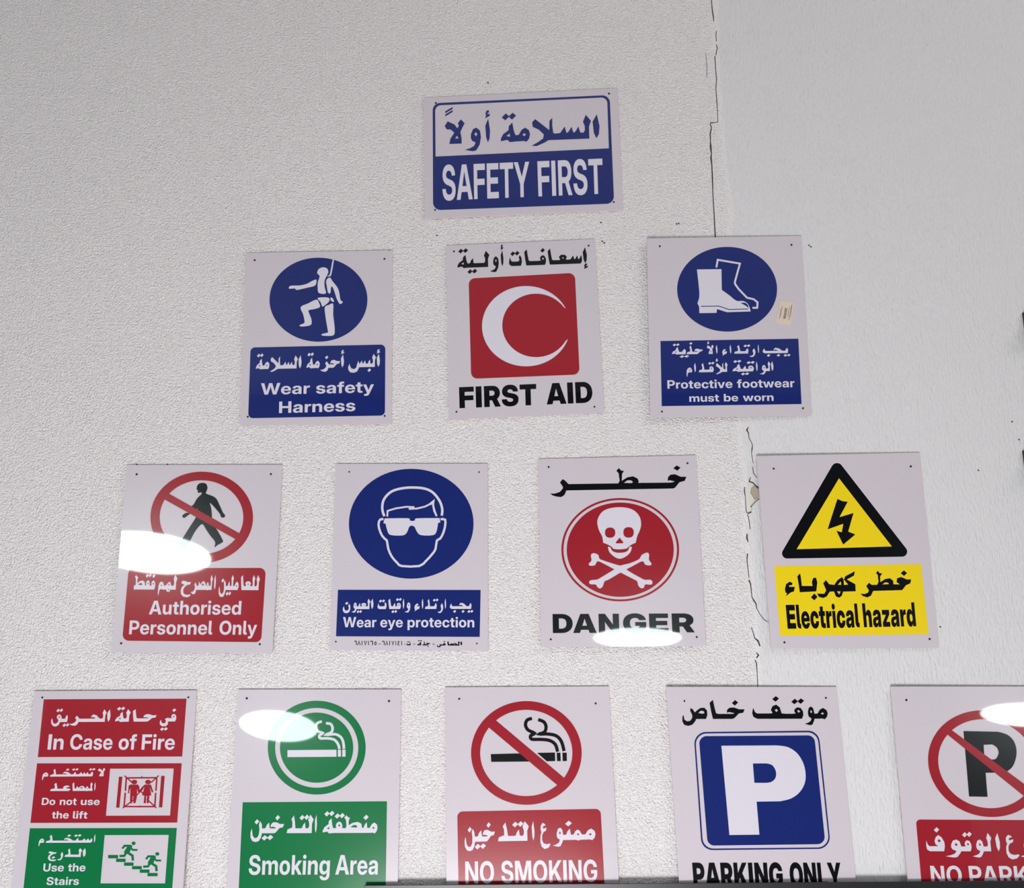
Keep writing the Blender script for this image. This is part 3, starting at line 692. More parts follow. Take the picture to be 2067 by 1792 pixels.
s.arab('arabic_lettering', 'letter', [('A Li Wf', 1130, 1264), ('A', 1100, 1120), ('Qi:2a T:2b Te:2a', 890, 1085), ('Li LAf:h', 735, 848), ('Qi:2a _14 Df', 580, 722), ('A', 540, 562), ('Miso', 473, 526)], [(490, 1307), (1250, 1293)], 88)
s.latin('english_lettering', 'letter', [('Protective', 302, 890), ('footwear', 931, 1452)], [(310, 1453), (1440, 1440)], 76)
s.latin('english_lettering', 'letter', [('must', 500, 768), ('be', 813, 942), ('worn', 985, 1262)], [(500, 1572), (1260, 1563)], 68)
s.nails([(232, 166), (1423, 153), (1527, 1630), (252, 1661)])

# sticker on the footwear sign: a thing of its own
st = bpy.data.objects.new('price_sticker', None)
C.objects.link(st)
s0 = s.e
st.location = s.at(1366, 770, 2)
tag(st, 'small cream barcode sticker stuck askew on the Protective footwear sign', 'sticker')
q = [(1320, 658), (1448, 676), (1412, 883), (1284, 862)]
oc = st.location.copy()
fr = [s.at(x, y, 4) for x, y in rnd(q, 12, 3)]; bk = [s.at(x, y, 0.5) for x, y in rnd(q, 12, 3)]
k = len(fr)
link('paper', fr + bk, [list(range(k))[::-1], list(range(k, 2 * k))] + [[i, (i + 1) % k, k + (i + 1) % k, k + i] for i in range(k)], M['paper'], st, None, oc)
random.seed(4)


def on_sticker(u, v):
    a = Vector(q[0]).lerp(Vector(q[1]), u); b = Vector(q[3]).lerp(Vector(q[2]), u)
    return tuple(a.lerp(b, v))


bars = []
v = .28
while v < .72:
    h_ = random.uniform(.008, .022)
    bars.append([on_sticker(.42, v), on_sticker(.60, v), on_sticker(.60, v + h_), on_sticker(.42, v + h_)])
    v += h_ + random.uniform(.008, .018)
fine = []
for u, v0, v1 in ((.14, .3, .78), (.20, .22, .70), (.70, .2, .6), (.82, .1, .75), (.87, .12, .6)):
    v = v0
    while v < v1:
        d = random.uniform(.015, .05)
        fine.append([on_sticker(u, v), on_sticker(u + .035, v), on_sticker(u + .035, v + d), on_sticker(u, v + d)])
        v += d + .014
keep = s.e
s.e = st
p0k = s.p0
s.p0 = oc - s.n * 0
for nm, g in (('barcode', bars), ('small_print', fine)):
    V, Fc = [], []
    for b in g:
        i = len(V)
        V += [hit(*s.px(x, y), p0k + s.n * 0.0006, s.n) for x, y in b]
        Fc.append([i + 3, i + 2, i + 1, i])
    link(nm, V, Fc, M['ink'], st, None, oc)
s.e, s.p0 = keep, p0k

# ---- Authorised Personnel Only
s = Sign('safety_sign', 'red and white Authorised Personnel Only sign with a crossed-out walking man', (200, 920, 4.2667),
         [(238, 78), (1578, 76), (1490, 1699), (104, 1694)], pitch=1.5, off=0.0)
auth = s
s.shapes('prohibition_ring', 'red', [[ell(884, 529, 442, 393), ell(882, 528, 360, 318)], [[(590, 318), (1222, 674), (1190, 726), (558, 372)]]], 3)
body = [(845, 258), (862, 238), (895, 232), (923, 243), (934, 275), (926, 303), (922, 325), (975, 345), (1012, 372), (1045, 440), (1068, 490), (1085, 510), (1077, 530), (1050, 527), (1042, 502), (1000, 450), (955, 405),
        (966, 450), (972, 530), (966, 580), (998, 612), (1030, 660), (1066, 728), (1060, 746), (1020, 768), (994, 786), (1000, 742), (960, 690), (925, 640), (890, 588), (850, 620), (810, 680), (765, 760), (690, 800), (700, 745), (750, 660), (795, 590), (830, 535),
        (838, 500), (846, 455), (825, 470), (790, 495), (762, 515), (738, 533), (720, 528), (718, 512), (745, 492), (775, 485), (790, 440), (815, 415), (845, 365), (882, 328), (878, 315), (852, 318), (850, 296), (840, 288)]
s.shapes('pictogram', 'black', [[smooth(body, True, 3)]], 2)
s.shapes('text_panel', 'red', [[rnd([(255, 968), (1437, 964), (1396, 1604), (199, 1591)], 52)]])
s.arab('arabic_lettering', 'letter', [('Li Lm Em Af', 1212, 1380), ('Mi Lm T:2b Nf:1a', 1030, 1200), ('A', 983, 1003), ('Li Mm Sd Rf', 788, 974), ('Hiso', 703, 792),
       ('Li He Mf', 506, 668), ('Qi:1a Q:2a Th', 298, 482)], [(300, 1150), (1365, 1156)], 130)
s.latin('english_lettering', 'letter', [('Authorised', 428, 1220)], [(430, 1365), (1210, 1367)], 118)
s.latin('english_lettering', 'letter', [('Personnel', 257, 973), ('Only', 1034, 1357)], [(258, 1536), (1340, 1540)], 119)
s.nails([(324, 159), (1480, 157), (1384, 1622), (190, 1614)])

# ---- Wear eye protection
s = Sign('safety_sign', 'blue and white Wear eye protection sign with a goggled face in a disc', (640, 910, 4.2667),
         [(160, 112), (1470, 110), (1474, 1720), (108, 1715)])
s.shapes('symbol_disc', 'blue', [[ell(811, 627, 537, 473)]])
w_ = 21
face = [
    [stroke([(580, 562), (565, 520), (562, 470), (580, 410), (640, 350), (730, 322), (830, 315), (930, 325), (1000, 360), (1055, 430), (1078, 500), (1074, 557)], w_, 3)],
    [stroke([(605, 565), (607, 516), (680, 494), (770, 481), (838, 484)], 15)],
    [stroke([(790, 499), (860, 496), (930, 479), (975, 456)], 15)], [[(965, 452), (1014, 413), (1008, 455), (970, 468)]],
    [stroke([(1002, 440), (1000, 470), (1010, 515), (1030, 562)], [14, 17, 19, 15])],
    [stroke([(572, 588), (545, 590), (530, 622), (535, 670), (560, 730), (592, 764), (602, 775), (614, 845), (645, 912), (692, 965), (730, 991), (880, 991), (940, 945), (990, 890), (1020, 845), (1032, 772), (1060, 755), (1085, 710), (1102, 650), (1103, 592), (1064, 588)], 19, 2)],
    [smooth([(582, 581, 1), (780, 579), (797, 596), (820, 603), (845, 596), (860, 580), (1055, 578, 1), (1062, 615, 1), (1042, 620, 1), (1030, 690), (1000, 725), (895, 725), (860, 695), (840, 655), (815, 643), (793, 655), (775, 700), (740, 727), (640, 725), (610, 700), (590, 626, 1), (571, 622, 1)], True, 3)],
]
s.shapes('pictogram', 'letter', face, 2)
s.shapes('text_panel', 'blue', [[[(180, 1195), (1409, 1197), (1401, 1601), (163, 1596)]]])
s.arab('arabic_lettering', 'letter', [('Ti:2b Hm:1b Bf:1b', 1143, 1330), ('A', 1096, 1112), ('R', 1032, 1086), ('Ti:2a _10 Df', 925, 1030), ('A', 898, 916), ('hz', 838, 886), ('W', 750, 804), ('A', 734, 752), ('Qi:2a T:2b Af', 608, 722), ('Biso:2a', 520, 598),
       ('A Li Em T:2b', 348, 487), ('Wf', 292, 350), ('Niso:1a', 222, 286)], [(300, 1362), (1320, 1360)], 90)
s.latin('english_lettering', 'letter', [('Wear', 222, 510), ('eye', 544, 738), ('protection', 779, 1354)], [(300, 1518), (1340, 1519)], 88)
s.arab('maker_lettering', 'black', [('A Li Sd Af', 1118, 1252), ('Qi:1a _16 Yf', 1032, 1108), ('-', 992, 1016), ('Hi:1b Df', 905, 975), ('Tiso:2a', 862, 898), ('-', 826, 846), ('Biso:2a', 770, 806), (':', 750, 760),
       ('6', 560, 582), ('8', 586, 612), ('1', 618, 630), ('7', 640, 664), ('1', 672, 682), ('4', 690, 712), ('1', 722, 734), ('-', 528, 548), ('6', 320, 342), ('8', 346, 374), ('1', 380, 392), ('7', 402, 428), ('1', 436, 448), ('6', 458, 482), ('5', 490, 514)],
       [(320, 1672), (1250, 1676)], 38)
s.nails([(277, 180), (1395, 182), (1376, 1658), (162, 1642)], 7)

# ---- DANGER
s = Sign('safety_sign', 'DANGER sign with a white skull and crossed bones in a red oval', (1060, 900, 4.2667),
         [(113, 113), (1471, 80), (1556, 1722), (137, 1736)], pitch=0.8, off=0.0)
dang = s
s.arab_word = None
khatar = [(216, 410), (255, 410), (300, 395), (325, 365), (325, 350), (300, 315), (322, 285), (345, 298), (374, 328), (802, 322), (814, 300), (805, 235), (785, 213), (808, 190), (825, 210), (851, 216), (835, 240), (832, 300), (880, 270), (930, 261), (968, 280), (978, 300), (975, 318),
          (1262, 315), (1290, 305), (1245, 295), (1228, 301), (1230, 270), (1250, 248), (1290, 243), (1340, 265), (1389, 265), (1375, 300), (1330, 312), (1290, 360), (1275, 366), (355, 383), (340, 420), (312, 440), (270, 436), (235, 425)]
hole = [(850, 318), (880, 296), (910, 295), (930, 310), (918, 320)]
s.shapes('arabic_lettering', 'black', [[khatar, hole], [[(1305, 168), (1338, 186), (1312, 213), (1275, 192)]]])
s.shapes('danger_ring', 'red', [[ell(819, 893, 507, 445), ell(819, 893, 489, 428)], [ell(819, 893, 461, 406)]])
skull = smooth([(621, 660), (634, 608), (672, 560), (740, 534), (815, 527), (890, 535), (950, 564), (990, 618), (999, 680), (986, 730), (966, 775), (953, 833, 1), (915, 850), (887, 872), (868, 884), (810, 890), (760, 885), (748, 870), (715, 850), (672, 833, 1), (664, 780), (636, 725)], True, 3)
nose = [(813, 789), (846, 828), (842, 838), (785, 839), (780, 830)]
jaw = smooth([(713, 868, 1), (734, 872), (748, 900), (778, 916), (815, 920), (862, 914), (888, 896), (898, 870), (919, 868, 1), (910, 908), (876, 946), (820, 971), (770, 955), (725, 912)], True, 3)
boneA = smooth([(590, 922), (630, 938), (640, 970), (680, 988), (780, 1020), (830, 1035), (905, 1085), (985, 1130), (1030, 1152), (1080, 1152), (1097, 1172), (1085, 1194), (1035, 1192), (1022, 1220), (997, 1224), (974, 1200), (965, 1165), (930, 1145), (780, 1068), (690, 1020), (625, 992), (602, 1026), (560, 1031), (548, 1014), (572, 985), (566, 940)], True, 3)
boneB = smooth([(1050, 918), (1068, 935), (1066, 978), (1088, 1012), (1078, 1028), (1035, 1022), (1010, 992), (930, 1032), (830, 1085), (720, 1150), (685, 1165), (668, 1210), (645, 1227), (620, 1212), (608, 1193), (562, 1190), (551, 1170), (570, 1155), (620, 1150), (660, 1128), (760, 1068), (820, 1030), (900, 1010), (980, 975), (1005, 938)], True, 3)
s.shapes('skull', 'letter', [[skull, rnd(rect(688, 702, 776, 790), 38), rnd(rect(846, 699, 936, 789), 39), nose], [jaw]], 2)
s.shapes('crossed_bones', 'letter', [[boneA], [boneB]], 2)
s.latin('english_lettering', 'black', [('D', 239, 411), ('A', 414, 616), ('N', 636, 812), ('G', 846, 1046), ('E', 1072, 1236), ('R', 1268, 1462)], [(238, 1611), (1460, 1605)], 164, BLACK, 1)
s.nails([(202, 181), (1398, 149), (1478, 1645), (221, 1665)])

# ---- Electrical hazard
s = Sign('safety_sign', 'yellow and black Electrical hazard sign with a lightning bolt triangle', (1500, 900, 4.2667),
         [(117, 86), (1523, 57), (1690, 1735), (244, 1743)], yaw=1.1, off=0.0)
tri = rnd([(803, 108), (1458, 952), (302, 970)], [50, 44, 44])
s.shapes('warning_triangle', 'black', [[tri]])
s.shapes('triangle_field', 'yellow', [[[(826, 278), (1281, 865), (461, 889)]]], 2)
s.shapes('lightning_bolt', 'black', [[[(812, 455), (855, 475), (901, 480), (830, 613), (951, 577), (905, 737), (966, 762), (862, 849), (804, 730), (850, 743), (863, 670), (728, 717)]]], 3)
s.shapes('text_panel', 'yellow', [[rnd([(268, 1036), (1533, 1017), (1599, 1622), (321, 1634)], 8)]])
s.shapes('arabic_lettering', 'black', [
    [[(1012, 1270), (1045, 1275), (1074, 1264), (1084, 1245), (1060, 1205), (1085, 1178), (1107, 1196), (1155, 1195), (1166, 1170), (1160, 1110), (1144, 1096), (1160, 1074), (1175, 1094), (1197, 1098), (1180, 1125), (1182, 1172), (1225, 1145), (1265, 1139), (1292, 1160), (1295, 1191), (1350, 1192), (1322, 1172), (1325, 1140), (1360, 1128), (1412, 1150), (1448, 1148), (1440, 1182), (1402, 1200), (1370, 1241), (1120, 1248), (1102, 1288), (1070, 1304), (1030, 1292)], [(1198, 1192), (1225, 1174), (1250, 1178), (1256, 1190)]],
    [[(1385, 1071), (1413, 1095), (1386, 1119), (1357, 1095)]],
    [[(963, 1078), (955, 1116), (893, 1150), (966, 1190), (970, 1251), (862, 1254), (850, 1290), (828, 1306), (800, 1296), (782, 1252), (745, 1255), (720, 1296), (690, 1309), (655, 1300), (636, 1272), (700, 1272), (716, 1242), (690, 1182), (713, 1154), (742, 1191), (786, 1196), (812, 1156), (851, 1128), (866, 1150), (868, 1196), (905, 1194), (868, 1150), (880, 1122)],
     [(815, 1195), (845, 1195), (842, 1166)], [(808, 1252), (840, 1252), (828, 1280)]],
    [[(490, 1096), (497, 1130), (506, 1205), (598, 1205), (592, 1170), (604, 1136), (628, 1134), (639, 1175), (630, 1252), (488, 1259), (480, 1200), (467, 1122)]],
    [[(613, 1269), (641, 1299), (614, 1329), (584, 1304)]],
    [[(366, 1262), (360, 1232), (370, 1190), (400, 1168), (426, 1180), (421, 1198), (396, 1200), (396, 1212), (446, 1214), (438, 1252), (405, 1264), (369, 1294), (378, 1268)]]], 2)
s.latin('english_lettering', 'black', [('Electrical', 384, 1006), ('hazard', 1042, 1492)], [(400, 1574), (1490, 1552)], 206, BLACK)
s.nails([(263, 195), (1444, 176), (1606, 1662), (356, 1691)])

# ---- In Case of Fire
s = Sign('safety_sign', 'tall red and green In Case of Fire sign at the bottom left corner', (20, 1380, 4.35),
         [(214, 64), (1640, 57), (1490, 2180), (-32, 2180)], pitch=3.0, off=0.0)
s.shapes('text_panel', 'red', [[[(297, 136), (1551, 130), (1513, 638), (245, 643)]]], 1, 'red panel reading In Case of Fire')
s.shapes('text_panel', 'red', [[[(238, 698), (1509, 697), (1469, 1218), (180, 1221)], [(880, 745), (1438, 743), (1406, 1156), (843, 1158)]]], 1, 'red panel reading Do not use the lift')
s.shapes('text_panel', 'green', [[[(175, 1268), (1466, 1265), (1420, 1860), (112, 1860)], [(832, 1328), (1394, 1326), (1362, 1752), (795, 1752)]]], 1, 'green panel reading Use the Stairs')
s.arab('arabic_lettering', 'letter', [('Qi:1a Yf:2b', 1316, 1460), ('Hi _34 Af', 1066, 1285), ('Li Te:2a', 922, 1054), ('A Li Hm _76 Rf', 518, 882), ('Ti:2b Qf:2a', 360, 505)], [(360, 336), (1450, 330)], 110)
s.latin('english_lettering', 'letter', [('In', 329, 466), ('Case', 524, 896), ('of', 951, 1106), ('Fire', 1154, 1444)], [(330, 577), (1440, 578)], 134)
s.arab('arabic_lettering', 'letter', [('LA', 764, 833), ('Ti:2a S T:2a Hm:1a _36 Df', 345, 728), ('Miso', 283, 336)], [(290, 815), (820, 811)], 72)
s.arab('arabic_lettering', 'letter', [('A', 735, 750), ('Lm Mm Sd Af', 540, 724), ('Ei _14 Df', 346, 530)], [(350, 941), (740, 939)], 76)
s.latin('english_lettering', 'letter', [('Do', 278, 396), ('not', 436, 583), ('use', 621, 786)], [(280, 1063), (780, 1064)], 63)
s.latin('english_lettering', 'letter', [('the', 366, 514), ('lift', 551, 678)], [(366, 1182), (678, 1183)], 64)
s.arab('arabic_lettering', 'letter', [('A', 732, 748), ('Si T:2a Hm:1a _60 Df', 308, 722), ('Miso', 252, 300)], [(260, 1396), (740, 1394)], 74)
s.arab('arabic_lettering', 'letter', [('A Li _36 Df', 474, 666), ('R', 412, 466), ('Hiso:1b', 334, 410)], [(340, 1518), (660, 1520)], 78)
s.latin('english_lettering', 'letter', [('Use', 290, 471), ('the', 507, 661)], [(290, 1647), (660, 1646)], 70)
s.latin('english_lettering', 'letter', [('Stairs', 319, 604)], [(320, 1766), (604, 1765)], 69)
lift = [
    [[(957, 815), (988, 815), (962, 1087), (932, 1087)]], [[(1328, 808), (1360, 808), (1338, 1085), (1308, 1085)]],
    [stroke([(1020, 826), (1292, 824)], 13)], [stroke([(1006, 1077), (1272, 1078)], 13)],
    [stroke([(1022, 826), (1014, 940)], 14)], [stroke([(1013, 956), (1002, 1080)], 14)], [stroke([(1290, 826), (1282, 940)], 14)], [stroke([(1280, 956), (1272, 1080)], 14)],
    [stroke([(1006, 806), (1070, 864)], 11)], [stroke([(1100, 1010), (990, 1090)], 11)], [stroke([(1307, 805), (1240, 866)], 11)], [stroke([(1200, 1010), (1287, 1090)], 11)], [stroke([(1128, 925), (1175, 968)], 11)], [stroke([(1165, 925), (1080, 1010)], 11)],
    [[(1158, 804), (1168, 828), (1148, 828)]], [[(1138, 1088), (1128, 1070), (1150, 1070)]],
    [ell(1092, 862, 26, 20, n=20)], [ell(1213, 862, 26, 20, n=20)],
    [[(1058, 884), (1125, 884), (1136, 900), (1140, 950), (1124, 952), (1118, 920), (1114, 1000), (1102, 1048), (1084, 1048), (1086, 990), (1078, 990), (1074, 1048), (1054, 1048), (1056, 960), (1058, 915), (1050, 935), (1046, 962), (1036, 962), (1042, 895)]],
    [[(1185, 884), (1238, 884), (1260, 950), (1246, 955), (1228, 905), (1242, 980), (1226, 980), (1218, 1048), (1200, 1048), (1204, 984), (1196, 984), (1194, 1048), (1174, 1048), (1180, 980), (1160, 980), (1182, 905), (1164, 930), (1140, 955), (1132, 942), (1160, 905)]],
]
s.shapes('pictogram', 'red', lift, 1, 'red lift cabin with two people crossed out')


def runner(dx, dy):
    sh = lambda pts: [(x + dx, y + dy) for x, y in pts]
    return [[sh(ell(1086, 1400, 18, 16, n=18))], [sh([(1002, 1412), (1060, 1412), (1076, 1424), (1052, 1480), (1020, 1500), (1000, 1478), (1028, 1430), (1010, 1432), (996, 1450), (978, 1444)])],
            [sh(stroke([(1052, 1430), (1078, 1458), (1120, 1458)], 17))], [sh(stroke([(1022, 1482), (1004, 1510), (962, 1512)], 20))], [sh(stroke([(1022, 1474), (1076, 1508), (1080, 1552)], 22))]]


steps = [[rect(*r)] for r in ((862, 1502, 950, 1532), (932, 1535, 1016, 1564), (1002, 1568, 1086, 1597), (1072, 1600, 1158, 1628), (1140, 1630, 1226, 1659), (1208, 1660, 1297, 1689))]
s.shapes('pictogram', 'green', runner(0, 0) + runner(208, 93) + steps, 1, 'green figures running down steps')
s.nails([(285, 120), (1567, 118)], 8)

# ---- Smoking Area
s = Sign('safety_sign', 'green and white Smoking Area sign, between the fire and no smoking signs', (440, 1380, 4.35),
         [(177, 50), (1609, 49), (1575, 1925), (66, 1925)], pitch=0.6, off=0.0)
smok = s
s.shapes('symbol_disc', 'green', [[ell(867, 560, 430, 412), ell(867, 562, 365, 350)], [ell(866, 560, 322, 308)]])
s.shapes('pictogram', 'letter', [
    [[(610, 582), (1040, 578), (1041, 640), (610, 643)]], [[(1052, 578), (1079, 578), (1080, 639), (1053, 639)]], [[(1091, 577), (1120, 577), (1120, 639), (1092, 640)]],
    [stroke([(912, 330), (872, 345), (858, 380), (875, 415), (920, 432), (892, 452), (898, 478), (960, 478), (1020, 490), (1055, 530), (1066, 572)], 23, 3)],
    [stroke([(948, 346), (988, 352), (1006, 385), (996, 425), (946, 448), (1030, 442), (1080, 470), (1100, 515), (1106, 570)], 23, 3)]], 2)
s.shapes('text_panel', 'green', [[[(217, 1040), (1484, 1031), (1472, 1840), (180, 1840)]]])
s.arab('arabic_lettering', 'letter', [('Mi T:1a Th Q:2a Te:2a', 918, 1400), ('A', 843, 868), ('Li T:2a _8 Df', 595, 835), ('Hi:1a', 460, 578), ('T:2b', 398, 462), ('Nf:1a', 285, 402)], [(290, 1312), (1390, 1308)], 162)
s.latin('english_lettering', 'letter', [('Smoking', 268, 979), ('Area', 1029, 1402)], [(270, 1676), (1390, 1674)], 172)
s.nails([(253, 127), (1502, 151)], 10)

# ---- NO SMOKING
s = Sign('safety_sign', 'red and white NO SMOKING sign with a crossed-out black cigarette', (860, 1380, 4.35),
         [(167, 30), (1606, 22), (1700, 1900), (180, 1900)], pitch=0.5, off=0.0)
d = Vector((603, 500)).normalized(); nn = Vector((-d.y, d.x))
a_, b_ = Vector((583, 352)), Vector((1179, 855))
s.shapes('prohibition_ring', 'red', [[ell(881, 607, 486, 455), ell(880, 607, 405, 379)], [[tuple(a_ - d * 40 - nn * 44), tuple(b_ + d * 40 - nn * 44), tuple(b_ + d * 40 + nn * 44), tuple(a_ - d * 40 + nn * 44)]]], 3)
s.shapes('pictogram', 'black', [
    [[(568, 617), (810, 611), (920, 682), (572, 685)]], [[(975, 606), (1132, 603), (1134, 678), (1060, 680)]], [[(810, 611), (860, 610), (930, 681), (880, 683)]],
    [[(1147, 605), (1180, 605), (1183, 678), (1150, 678)]], [[(1197, 605), (1235, 604), (1237, 677), (1200, 678)]],
    [stroke([(930, 304), (888, 318), (873, 360), (895, 405), (952, 434), (918, 456), (928, 486), (1000, 488), (1080, 496), (1135, 532), (1155, 596)], 29, 3)],
    [stroke([(984, 314), (1035, 335), (1054, 380), (1038, 425), (988, 442), (1060, 440), (1140, 455), (1188, 505), (1212, 590)], 29, 3)]], 2)
s.shapes('text_panel', 'red', [[rnd([(274, 1121), (1533, 1097), (1572, 1850), (286, 1850)], 48)]])
s.arab('arabic_lettering', 'letter', [('Mi Mm T:1a', 1215, 1490), ('Wf', 1105, 1222), ('Eiso', 1003, 1078), ('A', 925, 957), ('Li T:2a _8 Df', 623, 905), ('Hi:1a', 500, 606), ('T:2b', 440, 502), ('Nf:1a', 338, 444)], [(345, 1388), (1480, 1366)], 172)
s.latin('english_lettering', 'letter', [('NO', 346, 598), ('SMOKING', 664, 1506)], [(350, 1752), (1500, 1736)], 192)
s.nails([(291, 132), (1489, 172)], 9)

# ---- PARKING ONLY
s = Sign('safety_sign', 'PARKING ONLY sign with a large white P on a blue square', (1320, 1370, 4.2467),
         [(106, 69), (1563, 69), (1752, 1930), (228, 1930)], pitch=0.4, yaw=0.9, off=0.0005)
s.arab('arabic_lettering', 'black', [('Mi', 1392, 1494), ('Wf', 1282, 1396), ('Qi:2a _30 Ff:1a', 846, 1286), ('Hi:1a _40 Af', 478, 784), ('So', 242, 460)], [(250, 344), (1480, 341)], 164)
s.shapes('symbol_panel', 'blue', [[rnd([(340, 456), (1411, 443), (1518, 1456), (410, 1468)], 100), rnd([(353, 469), (1400, 457), (1505, 1444), (423, 1455)], 92)],
                                  [rnd([(384, 491), (1375, 484), (1470, 1416), (461, 1429)], 62)]])
bigP = smooth([(578, 573, 1), (1040, 570, 1), (1140, 582), (1220, 630), (1275, 710), (1299, 800), (1294, 890), (1250, 970), (1175, 1025), (1080, 1049, 1), (880, 1052, 1), (904, 1335, 1), (647, 1338, 1)], True, 4)
bowl = smooth([(848, 725, 1), (960, 724, 1), (1015, 740), (1046, 795), (1042, 848), (1008, 882), (960, 891, 1), (861, 891, 1)], True, 4)
s.shapes('pictogram', 'letter', [[bigP, bowl]], 2, 'large white letter P')
s.latin('english_lettering', 'black', [('PARKING', 343, 1112), ('ONLY', 1174, 1617)], [(350, 1785), (1617, 1785)], 210, BLACK)
s.nails([(262, 190), (1474, 163)], 8)

# ---- NO PARKING
s = Sign('safety_sign', 'red and white NO PARKING sign cut off at the bottom right corner', (1767, 1370, 4.2467),
         [(134, 66), (1590, 66), (1840, 1930), (298, 1930)], pitch=0.5, yaw=0.8, off=0.0005)
nopark = s
s.shapes('prohibition_ring', 'red', [[ell(958, 727, 505, 457, shear=.09), ell(958, 727, 418, 382, shear=.09)], [[(590, 455), (600, 398), (1400, 993), (1340, 1058)]]], 3)
pP = smooth([(755, 447, 1), (1050, 453, 1), (1130, 478), (1185, 530), (1210, 610), (1202, 690), (1170, 760), (1112, 802, 1), (945, 805, 1), (962, 1011, 1), (803, 1008, 1)], True, 4)
pB = smooth([(928, 565, 1), (1000, 562, 1), (1040, 588), (1056, 635), (1032, 685), (990, 690, 1), (936, 688, 1)], True, 4)
s.shapes('pictogram', 'black', [[pP, pB]], 2, 'black letter P behind the red bar')
s.shapes('text_panel', 'red', [[rnd([(347, 1205), (1660, 1212), (1740, 1850), (404, 1850)], 34)]])
s.arab('arabic_lettering', 'letter', [('A', 1030, 1080), ('Li Wf', 822, 1005), ('Qi:2a', 760, 830), ('Wf', 588, 765), ('Fiso:1a', 440, 600), ('Eiso', 1122, 1215), ('Wf', 1235, 1350), ('Mi Mm T:1a', 1345, 1610)], [(445, 1477), (1075, 1478)], 158)
s.latin('english_lettering', 'letter', [('NO', 483, 748), ('PARKING', 814, 1650)], [(490, 1760), (1270, 1762)], 158)
s.nails([(265, 181)], 9)


# ------------------------------------------------------------------ the lamps whose mirror images lie on the signs
YB = -5.6
lm, lnt, lb = nodes('lit_diffuser')
lb.inputs['Emission Color'].default_value = (0.86, 1.0, 0.99, 1)
lb.inputs['Emission Strength'].default_value = 26
lb.inputs['Base Color'].default_value = (.9, .9, .9, 1)
housing = plain('lamp_housing', srgb(210, 210, 205), .4)
for (sg, px, py, rx, ry, rot, lab) in ((auth, 302, 1115, 118, 38, -8, 'oval bulkhead lamp mirrored in the Authorised Personnel Only sign'),
                                       (dang, 1286.5, 1287, 86, 19, 0, 'oval bulkhead lamp mirrored in the DANGER sign'),
                                       (smok, 562, 1465, 74, 27, -7, 'oval bulkhead lamp mirrored in the Smoking Area sign'),
                                       (nopark, 2084, 1443, 90, 20, -2, 'oval bulkhead lamp mirrored in the NO PARKING sign')):
    P = hit(px, py, sg.p0, sg.n)
    v = (P - CAM); r_ = (v - sg.n * (2 * v.dot(sg.n))).normalized()
    t = (YB + 0.06 - P.y) / r_.y
    L = P + r_ * t
    path = v.length + t
    a, b = rx / F * path, ry / F * path
    e = bpy.data.objects.new('wall_lamp', None)
    C.objects.link(e)
    e.location = L
    tag(e, lab, 'lamp', 'oval lamps on the back wall')
    for nm, mat, y0, y1, k1 in (('housing', housing, -0.06, 0.0, 1.06), ('diffuser', lm, 0.0, 0.02, 1.0)):
        V, Fc = [], []
        for yy, q in ((y0, 1.0), (y1, .98)):
            for x, z in ell(0, 0, a * k1 * q, b * k1 * q, R(rot), 48):
                V.append((x, yy, z))
        Fc = [[i, (i + 1) % 48, 48 + (i + 1) % 48, 48 + i] for i in range(48)] + [list(range(48)), list(range(48, 96))[::-1]]
        o = link(nm, V, Fc, mat, e)
    print('LAMP', lab, [round(c, 2) for c in L], round(a, 2), round(b, 2))

# ------------------------------------------------------------------ room shell
wm, nt, b = nodes('painted_plaster')
geo = nt.nodes.new('ShaderNodeNewGeometry')
sep = nt.nodes.new('ShaderNodeSeparateXYZ')
nt.links.new(geo.outputs['Position'], sep.inputs[0])


def noise(scale, detail=2.0, rough=.5, vec=None):
    n = nt.nodes.new('ShaderNodeTexNoise')
    n.inputs['Scale'].default_value = scale
    n.inputs['Detail'].default_value = detail
    n.inputs['Roughness'].default_value = rough
    nt.links.new(vec or geo.outputs['Position'], n.inputs['Vector'])
    return n.outputs['Fac']


def math_(op, a, b_=None, c=None):
    n = nt.nodes.new('ShaderNodeMath')
    n.operation = op
    for i, v in enumerate((a, b_, c)):
        if v is None: continue
        if isinstance(v, (int, float)): n.inputs[i].default_value = v
        else: nt.links.new(v, n.inputs[i])
    return n.outputs[0]


XC = hit(1448, 200, Vector((0, 0, 0)), Vector((0, 1, 0))).x
edge = math_('ADD', sep.outputs[0], math_('MULTIPLY', math_('SUBTRACT', noise(9), .5), .03))
mr = nt.nodes.new('ShaderNodeMapRange')
mr.inputs['From Min'].default_value = XC - .006
mr.inputs['From Max'].default_value = XC + .012
nt.links.new(edge, mr.inputs['Value'])
right = mr.outputs[0]                                  # 0 on the rough roller-coated side, 1 on the trowelled side
mp = nt.nodes.new('ShaderNodeMapping')
mp.inputs['Scale'].default_value = (1, 1, .3)
nt.links.new(geo.outputs['Position'], mp.inputs[0])
stip = math_('ADD', math_('MULTIPLY', noise(330, 2.5, .6), 1.0), math_('MULTIPLY', noise(150, 2), .35))
trow = math_('ADD', math_('MULTIPLY', noise(260, 2.5, .6, mp.outputs[0]), .42), math_('MULTIPLY', noise(14, 2), .3))
mx = nt.nodes.new('ShaderNodeMix')
nt.links.new(right, mx.inputs[0]); nt.links.new(stip, mx.inputs[2]); nt.links.new(trow, mx.inputs[3])
bp = nt.nodes.new('ShaderNodeBump')
bp.inputs['Strength'].default_value = 1.0
bp.inputs['Distance'].default_value = 0.0078
nt.links.new(mx.outputs[0], bp.inputs['Height'])
nt.links.new(bp.outputs['Normal'], b.inputs['Normal'])
cr = nt.nodes.new('ShaderNodeMix'); cr.data_type = 'RGBA'
cr.inputs[6].default_value = srgb(252, 246, 247)
